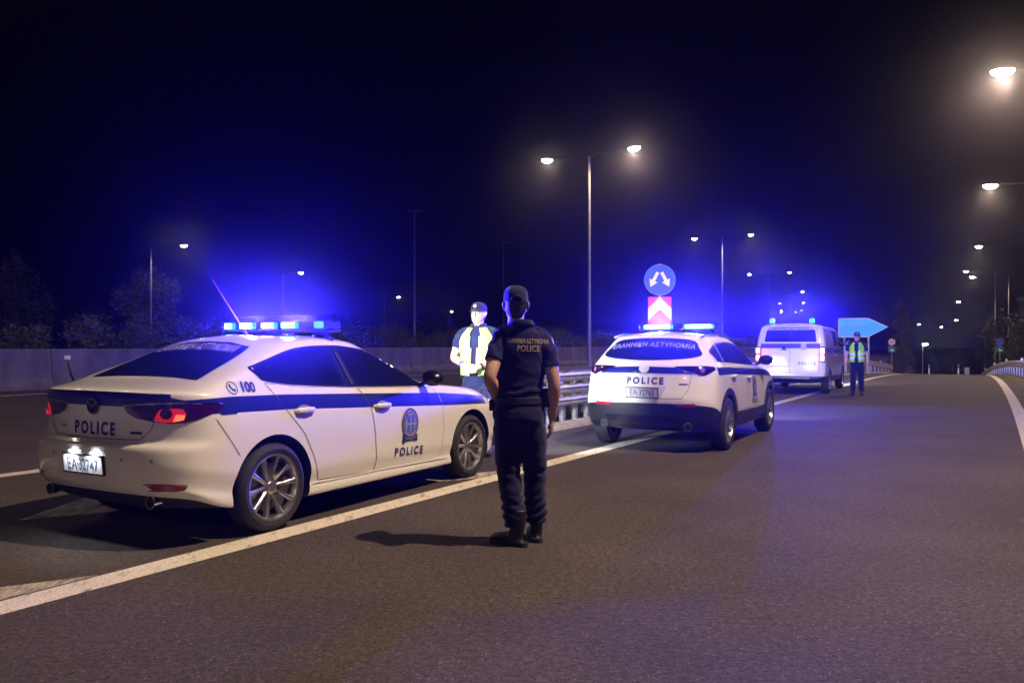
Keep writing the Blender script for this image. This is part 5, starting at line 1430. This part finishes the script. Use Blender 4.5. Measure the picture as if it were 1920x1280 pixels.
def hair_part(M4, root):
    mb = MB(); n = 28; v = []; f = []
    rows = [(.005, .0, .052, .060), (.030, .0, .066, .074), (.060, .0, .0735, .0845), (.09, .0, .0765, .0915), (.12, .0, .0785, .0965), (.145, .0, .0795, .0985)]
    for z, cy, rx, ry in rows:
        for k in range(n + 1):
            a = math.pi * (1.02 + .96 * k / n)
            # the nape is low in the middle, the sides stop above the ears
            zz = z + (.030 * abs(math.cos(a)) ** 3 if z < .04 else 0)
            v.append((rx * math.cos(a), -.003 + ry * math.sin(a), zz))
    for i in range(len(rows) - 1):
        for k in range(n): f.append((i * (n + 1) + k, i * (n + 1) + k + 1, (i + 1) * (n + 1) + k + 1, (i + 1) * (n + 1) + k))
    mb.add(v, f); o = mb.obj('hair', M['hair'], root); o.matrix_local = M4; return o
def boot(root, x, y, ang, z0=0.0):
    mb = MB()
    loft(mb, [(0, .0, .024, .046, .085), (0, .02, .05, .046, .085), (0, -.005, .085, .045, .064), (0, -.022, .12, .044, .052), (0, -.028, .17, .050, .056), (0, -.028, .25, .056, .060)], 20)
    mb.tube([(0, -.03, .055), (0, .06, .056), (0, .12, .048), (0, .165, .042), (0, .185, .036)], [(.044, .038), (.048, .036), (.050, .030), (.042, .024), (.026, .014)], 18)
    m = remeshed(mb, .007, 4); m.materials.append(M['boot']); m.polygons.foreach_set('use_smooth', [True] * len(m.polygons))
    o = link('boot', m, root); o.location = (x, y, z0); o.rotation_euler = (0, 0, ang)
    pts = [(.040 * math.cos(a), -.055 + .045 * math.sin(a)) for a in [math.pi + math.pi * k / 8 for k in range(9)]] + [(.050, .06), (.052, .12), (.040, .175), (.018, .196), (-.018, .196), (-.040, .175), (-.052, .12), (-.050, .06)]
    s = MB(); s.prism(pts, .0, .030); s.obj('sole', M['sole'], o); return o

def person(loc, rz, label, scale, P0, outfit):
    """P0: pose and figure data"""
    root = empty('person', loc, rz, label, 'person'); root.scale = (scale,) * 3
    hx, hy, hz = P0.get('hip', (0, 0, 0)); 
    sk = MB()
    M4 = head(sk, P0['head'], P0.get('yaw', 0), P0.get('tilt', 0))
    cz = P0['head'][2]
    # hidden trunk keeps the body in one piece
    loft(sk, [(hx, 0, .90, .13, .09), (hx, 0, 1.05, .13, .09), (hx * .5, 0, 1.25, .15, .095), (0, 0, 1.38, .155, .09), (0, 0, 1.44, .12, .08), (0, -.01, 1.49, .062, .062)], 24)
    for sd in (-1, 1):
        L = P0['legs'][sd]
        limb(sk, [(hx + sd * .08, 0, .92), L['knee'], L['ankle']], [.07, .05, .035], 12)
        A = P0['arms'][sd]
        limb(sk, [(sd * .14, 0, 1.415), A['shoulder'], Vector(A['shoulder']).lerp(Vector(A['elbow']), .55), A['elbow'], Vector(A['elbow']).lerp(Vector(A['wrist']), .3), Vector(A['elbow']).lerp(Vector(A['wrist']), .75), A['wrist']],
             [.050, .052, .050, .043, .047, .035, .029], 16)
        h = A['hand']; hand(sk, A['wrist'], h['d'], h['n'], h['t'], h.get('curl', .5), h.get('spread', .08), 1.04)
    m = remeshed(sk, P0.get('voxel', .006), 3); m.materials.append(M['skin']); m.polygons.foreach_set('use_smooth', [True] * len(m.polygons))
    body = link('body', m, root)
    hair_part(M4, root); cap_part(M4, root)
    if P0.get('face', True): face_parts(M4, root)
    # trousers
    tr = MB(); bl = P0.get('belly', .0)
    loft(tr, [(hx, 0, 1.03, .158, .112 + bl * .4), (hx, 0, .98, .166, .118 + bl * .3), (hx, -.008, .92, .178, .128), (hx, -.012, .87, .182, .132), (hx, -.008, .82, .165, .115), (hx, 0, .775, .10, .075)], 32)
    for sd in (-1, 1):
        L = P0['legs'][sd]; hp = Vector((hx + sd * .086, -.006, .885)); kn = Vector(L['knee']); an = Vector(L['ankle'])
        limb(tr, [hp, hp.lerp(kn, .35), hp.lerp(kn, .75), kn, kn.lerp(an, .35), kn.lerp(an, .68), kn.lerp(an, .84), kn.lerp(an, .93)],
             [(.090, .104), (.096, .102), (.090, .094), (.082, .086), (.079, .086), (.076, .082), (.078, .084), (.062, .068)], 22)
    m = remeshed(tr, .009, 3)
    def leg_folds(c):
        k = noise.noise(Vector((c.x * 9, c.y * 9, c.z * 16))) * .006 + noise.noise(Vector((c.x * 22, c.y * 22, c.z * 34 + 7))) * .003
        low = smooth(.42, .16, c.z); k += low * .010 * math.sin(c.z * 105 + 3.5 * noise.noise(Vector((c.x * 12, c.y * 12, 1.3))))
        knee = math.exp(-((c.z - .50) / .07) ** 2); k += knee * .004 * math.sin(c.z * 90 + c.x * 30)
        return k
    folds(m, leg_folds)
    m.materials.append(outfit['trouser']); m.polygons.foreach_set('use_smooth', [True] * len(m.polygons)); trousers = link('trousers', m, root)
    # shirt
    sw = P0.get('shw', 1.0)
    sh = MB()
    loft(sh, [(hx, 0, .985, .160, .116 + bl), (hx, 0, 1.03, .163, .120 + bl * 1.3), (hx * .8, .0, 1.10, .164, .118 + bl * 1.2), (hx * .5, 0, 1.18, .176, .120 + bl * .9), (hx * .3, 0, 1.27, .186 * sw, .126 + bl * .4), (0, 0, 1.345, .190 * sw, .126), (0, -.004, 1.40, .178 * sw, .112), (0, -.010, 1.44, .150, .096), (0, -.014, 1.475, .100, .080), (0, -.014, 1.505, .072, .070)], 36)
    for sd in (-1, 1):
        A = P0['arms'][sd]; s0, e0 = Vector(A['shoulder']), Vector(A['elbow'])
        limb(sh, [(sd * .10, -.004, 1.425), (s0 + Vector((sd * -.022, 0, .008))), s0.lerp(e0, .20), s0.lerp(e0, .40), s0.lerp(e0, .58)], [.064, .066, .062, .063, .063], 22)
    m = remeshed(sh, .008, 4)
    def shirt_folds(c):
        k = noise.noise(Vector((c.x * 7, c.y * 7 + 3, c.z * 11))) * .006 + noise.noise(Vector((c.x * 19, c.y * 19, c.z * 24))) * .0028
        w = math.exp(-((c.z - 1.03) / .07) ** 2); k += w * .006 * math.sin(c.z * 110 + 4 * noise.noise(Vector((c.x * 8, c.y * 8, 2))))
        k += .004 * math.sin((c.x * .8 + c.z) * 55 + 5 * noise.noise(c * 6)) * smooth(.09, .17, abs(c.x)) * smooth(1.12, 1.3, c.z)
        return k
    folds(m, shirt_folds)
    m.materials.append(outfit['shirt']); m.polygons.foreach_set('use_smooth', [True] * len(m.polygons)); shirt = link('shirt', m, root)
    sb = bvh_of(m)
    # collar
    mb = MB(); v = []; n = 24
    for z, r, lay in ((1.485, .088, 0), (1.528, .072, 0), (1.532, .077, 0), (1.497, .098, 0)):
        for k in range(n + 1):
            a = math.pi * (.62 + 1.76 * k / n)
            v.append((r * math.cos(a), -.016 + r * 1.0 * math.sin(a), z + .014 * (-math.sin(a)) * .5))
    f = [(i * (n + 1) + k, i * (n + 1) + k + 1, (i + 1) * (n + 1) + k + 1, (i + 1) * (n + 1) + k) for i in range(3) for k in range(n)]
    mb.add(v, f); co = mb.obj('collar', outfit['shirt'], root); md = co.modifiers.new('thick', 'SOLIDIFY'); md.thickness = .003
    # belt and its pouches
    mb = MB(); v = []; n = 40
    for z, e in ((.965, .004), (.968, .010), (1.008, .010), (1.011, .004)):
        for k in range(n):
            a = 2 * math.pi * k / n; v.append((hx + (.168 + e) * math.cos(a), (.121 + bl * .6 + e) * math.sin(a), z))
    mb.add(v, [(i * n + k, i * n + (k + 1) % n, (i + 1) * n + (k + 1) % n, (i + 1) * n + k) for i in range(3) for k in range(n)])
    belt = mb.obj('belt', M['belt'], root)
    for (a, w_, h_, dz) in outfit.get('pouches', ()):
        px, py = hx + .182 * math.cos(a), (.132 + bl * .5) * math.sin(a)
        mb = MB(); mb.box((0, 0, 0), (.05, w_, h_)); o = mb.obj('pouch', M['belt'], belt); o.location = (px, py, .985 + dz); o.rotation_euler = (0, 0, a)
        q = o.modifiers.new('bevel', 'BEVEL'); q.width = .008; q.segments = 2
    for sd in (-1, 1):
        L = P0['legs'][sd]; boot(root, L['foot'][0], L['foot'][1], L['foot'][2])
        # rank slides on the shoulders
        mb = MB(); mb.box((sd * .135, -.012, 1.452), (.10, .042, .010), rot=None)
        o = mb.obj('shoulder_slide', M['goldp'] if outfit.get('gold') else outfit['shirt'], root, smooth_=False)
        l, nrm, i, dd = sb.ray_cast(Vector((sd * .135, -.012, 1.7)), Vector((0, 0, -1)))
        if l:
            mb2 = MB(); mb2.box((0, 0, .004), (.085, .036, .008)); o.data = mb2.mesh('shoulder_slide', [M['goldp'] if outfit.get('gold') else outfit['shirt']], False)
            o.location = l; o.rotation_euler = (0, sd * R(20), 0)
    return root, shirt, sb, M4, trousers
def cloth_text(shirt, sb, body, size, cx, cz, mat, back=True, squeeze=1.0, spacing=1.0, slope=0.0, off=.0025, bold=.0):
    v2, f = text2d(body, size, spacing, squeeze, bold); v = []
    for a, b in v2:
        s = 1 if back else -1
        l, n, i, d = sb.ray_cast(Vector((cx + a * s, -1 if back else 1, cz + b + a * slope)), Vector((0, 1 if back else -1, 0)))
        if l is None: l = Vector((cx + a, -.13, cz + b))
        v.append(l + Vector((0, -off if back else off, 0)))
    mb = MB(); mb.add(v, f); return mb.obj('lettering', mat, shirt, smooth_=False)
def side_patch(shirt, sb, c, d, w, h, shape, mat, name, off=.003, parent=None):
    """patch on a sleeve, seen along d"""
    d = Vector(d).normalized(); r = d.cross(Vector((0, 0, 1))).normalized(); u = r.cross(d); v = []
    v2, f = fill2d([(a * w, b * h) for a, b in shape], .012)
    for a, b in v2:
        o = Vector(c) - d * .5 + r * a + u * b; l, n, i, dd = sb.ray_cast(o, d)
        if l is None: l = Vector(c)
        v.append(l - d * off)
    mb = MB(); mb.add(v, f); return mb.obj(name, mat, parent or shirt)
def vest(root, sb_rings, bl, armc, bands=True, mat='vest'):
    """open-front high-visibility vest hung over the shirt"""
    mb = MB(); n = 64
    rows = [(.93, .186, .146 + bl), (.98, .186, .147 + bl * 1.1), (1.06, .187, .146 + bl * 1.2), (1.16, .194, .147 + bl), (1.25, .206, .148 + bl * .5), (1.32, .206, .148 + bl * .2), (1.385, .182, .140), (1.43, .150, .122), (1.462, .120, .104), (1.478, .104, .09)]
    v = []; keep = {}
    for i, (z, rx, ry) in enumerate(rows):
        for k in range(n):
            a = 2 * math.pi * k / n; e = 2.4; c, s = math.cos(a), math.sin(a)
            jag = .004 * noise.noise(Vector((3 * c, 3 * s, z * 6)))
            v.append((math.copysign(abs(c) ** (2 / e), c) * (rx + jag), math.copysign(abs(s) ** (2 / e), s) * (ry + jag) - .004, z + .006 * math.sin(3 * a)))
    f = []
    for i in range(len(rows) - 1):
        z = rows[i][0]
        for k in range(n):
            a = (2 * math.pi * (k + .5) / n); x = math.cos(a)
            front = abs(a - math.pi / 2)
            gap = .14 + .16 * smooth(1.2, 1.5, z) + (.0 if z > 1.0 else .06)
            if front < gap: continue                                   # open front
            if abs(x) > .93 and 1.20 < z < 1.40: continue             # arm holes
            f.append((i * n + k, i * n + (k + 1) % n, (i + 1) * n + (k + 1) % n, (i + 1) * n + k))
    mb.add(v, f); o = mb.obj('vest', M[mat], root)
    md = o.modifiers.new('thick', 'SOLIDIFY'); md.thickness = .004; md.offset = 1
    if bands:
        for z0, z1 in ((1.02, 1.07), (1.13, 1.18)):
            mb = MB(); v = []; f = []
            for z in (z0, z1):
                t = [(r0, r1) for r0, r1 in zip(rows, rows[1:]) if r0[0] <= z <= r1[0]][0]; k0 = (z - t[0][0]) / (t[1][0] - t[0][0])
                rx = t[0][1] + (t[1][1] - t[0][1]) * k0 + .007; ry = t[0][2] + (t[1][2] - t[0][2]) * k0 + .007
                for k in range(n):
                    a = 2 * math.pi * k / n; c, s = math.cos(a), math.sin(a); e = 2.4
                    v.append((math.copysign(abs(c) ** (2 / e), c) * rx, math.copysign(abs(s) ** (2 / e), s) * ry - .004, z + .006 * math.sin(3 * a)))
            for k in range(n):
                if abs(2 * math.pi * (k + .5) / n - math.pi / 2) < .16: continue
                f.append((k, (k + 1) % n, n + (k + 1) % n, n + k))
            mb.add(v, f); mb.obj('reflective_band', M['vestband'], o)
    return o

def straight_legs(dx=.0):
    return {-1: dict(knee=(-.10, .015, .50), ankle=(-.115, -.01, .10), foot=(-.118, .0, .18)), 1: dict(knee=(.10, .015, .50), ankle=(.115, -.01, .10), foot=(.118, .0, -.18))}

# the officer seen from behind
legs = {-1: dict(knee=(-.088, .01, .50), ankle=(-.032, -.02, .11), foot=(-.042, -.03, R(62))), 1: dict(knee=(.092, .08, .50), ankle=(.094, .12, .11), foot=(.096, .13, R(10)))}
arms = {-1: dict(shoulder=(-.148, -.012, 1.405), elbow=(-.200, -.150, 1.150), wrist=(-.165, .035, .975), hand=dict(d=(.55, .80, -.05), n=(.75, -.5, -.3), t=1, curl=.32)),
        1: dict(shoulder=(.172, .0, 1.380), elbow=(.228, -.035, 1.100), wrist=(.212, .035, .862), hand=dict(d=(-.10, .16, -1), n=(-.9, .1, -.05), t=1, curl=.42))}
pr, shirt, sb, M4, _ = person((.062, 5.46, 0), R(-4), 'officer in dark uniform and cap standing with his back to us, left hand on hip', 1.0,
    dict(head=(-.036, .0, 1.535), shw=.94, yaw=R(6), tilt=R(3), hip=(-.012, 0, 0), legs=legs, arms=arms, voxel=.0055, face=True),
    dict(trouser=M['trouser'], shirt=M['shirt'], gold=True, pouches=((.0, .07, .13, .02), (R(180), .05, .08, -.03))))
cloth_text(shirt, sb, 'ΕΛΛΗΝΙΚΗ ΑΣΤΥΝΟΜΙΑ', .040, .052, 1.392, M['gold'], squeeze=.62, slope=-.03, bold=.0008)
cloth_text(shirt, sb, 'POLICE', .058, .058, 1.342, M['gold'], squeeze=.78, spacing=1.05, slope=-.02, bold=.001)
shield = [(-.5, .55), (0, .70), (.5, .55), (.5, -.1), (.3, -.5), (0, -.7), (-.3, -.5), (-.5, -.1)]
a = side_patch(shirt, sb, (-.205, -.05, 1.345), (.70, .70, 0), .062, .064, shield, M['goldp'], 'sleeve_badge')
side_patch(shirt, sb, (-.205, -.05, 1.345), (.70, .70, 0), .030, .034, shield, M['gold'], 'badge_emblem', .005, a)
side_patch(shirt, sb, (-.200, -.05, 1.396), (.70, .70, 0), .060, .012, [(-.5, -.5), (.5, -.5), (.5, .5), (-.5, .5)], M['goldp'], 'sleeve_flash')

# the officer in the open vest, hands together in front of him
arms = {-1: dict(shoulder=(-.200, .0, 1.40), elbow=(-.275, .02, 1.135), wrist=(-.085, .235, 1.030), hand=dict(d=(.92, .30, -.28), n=(-.15, -.7, -.65), t=-1, curl=.50)),
        1: dict(shoulder=(.200, .0, 1.40), elbow=(.275, .02, 1.135), wrist=(.075, .245, 1.040), hand=dict(d=(-.88, .34, -.36), n=(.15, -.75, -.5), t=1, curl=.55))}
x = (897 - 960) / 1493.33 * 9.95
pr, shirt, sb, M4, _ = person((x, 9.95, 0), R(180 - 16), 'officer in an open yellow vest and cap facing us with clasped hands, lit white', 1.07,
    dict(head=(.0, .005, 1.54), yaw=R(-8), tilt=R(6), legs=straight_legs(), arms=arms, voxel=.006, belly=.03),
    dict(trouser=M['trouserblue'], shirt=M['shirtblue'], pouches=((R(20), .06, .10, -.03), (R(160), .06, .09, -.03))))
vest(pr, None, .03, None, bands=False); pr.scale = (1.14, 1.10, 1.07)
mb = MB(); mb.tube([(.070, .238, 1.055), (.070, .240, 1.026)], [(.034, .030), (.034, .030)], 14); mb = MB()
mb.lathe([(.033, -.012), (.037, -.010), (.037, .010), (.033, .012)], 18, 'X'); w_ = mb.obj('wrist_watch', M['belt'], pr); w_.location = (-.085, .235, 1.030); w_.rotation_euler = (0, R(18), R(28)); w_.location = Vector((-.105, .215, 1.042))
mb = MB(); mb.lathe([(.001, -.04), (.030, -.035), (.036, 0), (.032, .035), (.001, .045)], 14, 'Z'); gl_ = mb.obj('blue_glove', M['bluecloth'], None); gl_.scale = (1.0, .6, .8)
gl_.location = pr.matrix_basis @ Vector((.115, .215, 1.062)); tag(gl_, 'bright blue glove held in the clasped hands of the officer in the vest', 'glove')

# the far officer beside the van
arms = {-1: dict(shoulder=(-.195, .0, 1.395), elbow=(-.265, .0, 1.12), wrist=(-.285, .06, .88), hand=dict(d=(.02, .14, -1), n=(.9, .1, 0), t=-1, curl=.4)),
        1: dict(shoulder=(.195, .0, 1.395), elbow=(.275, .0, 1.12), wrist=(.30, .05, .88), hand=dict(d=(-.02, .14, -1), n=(-.9, .1, 0), t=1, curl=.4))}
x = (1607 - 960) / 1493.33 * 21.9
pr, shirt, sb, M4, _ = person((x, 21.9, 0), R(180 - 30), 'distant officer in a banded yellow-green vest standing beside the van', .98,
    dict(head=(.0, .005, 1.54), yaw=R(10), legs=straight_legs(), arms=arms, voxel=.008),
    dict(trouser=M['trouser'], shirt=M['shirt'], pouches=((0, .06, .12, -.05),)))
vv = vest(pr, None, .0, None, bands=True, mat='vestfar')
mb = MB(); mb.prism(circ(.034, 14, -.085, 1.32), .150, .156, lambda a, b_, c: (a, c, b_)); mb.obj('vest_badge', M['signblue'], vv)
# ------------------------------------------------------------------ added haze, stands in for camera glare around the lamps
hm = bpy.data.materials.new('glow_haze'); hm.use_nodes = True; t = hm.node_tree; t.nodes.clear()
o_ = t.nodes.new('ShaderNodeOutputMaterial'); pv = t.nodes.new('ShaderNodeVolumePrincipled')
pv.inputs['Color'].default_value = (*HAZE_COLOR, 1); pv.inputs['Density'].default_value = HAZE_DENSITY
pv.inputs['Anisotropy'].default_value = HAZE_G
t.links.new(pv.outputs['Volume'], o_.inputs['Volume'])
mb = MB(); mb.box((0, 150, 2), (1300, 900, 36)); hz = mb.obj('haze', hm, smooth_=False); tag(hz, 'thin added haze giving the beacons and lamps their glow', 'haze', kind='stuff')
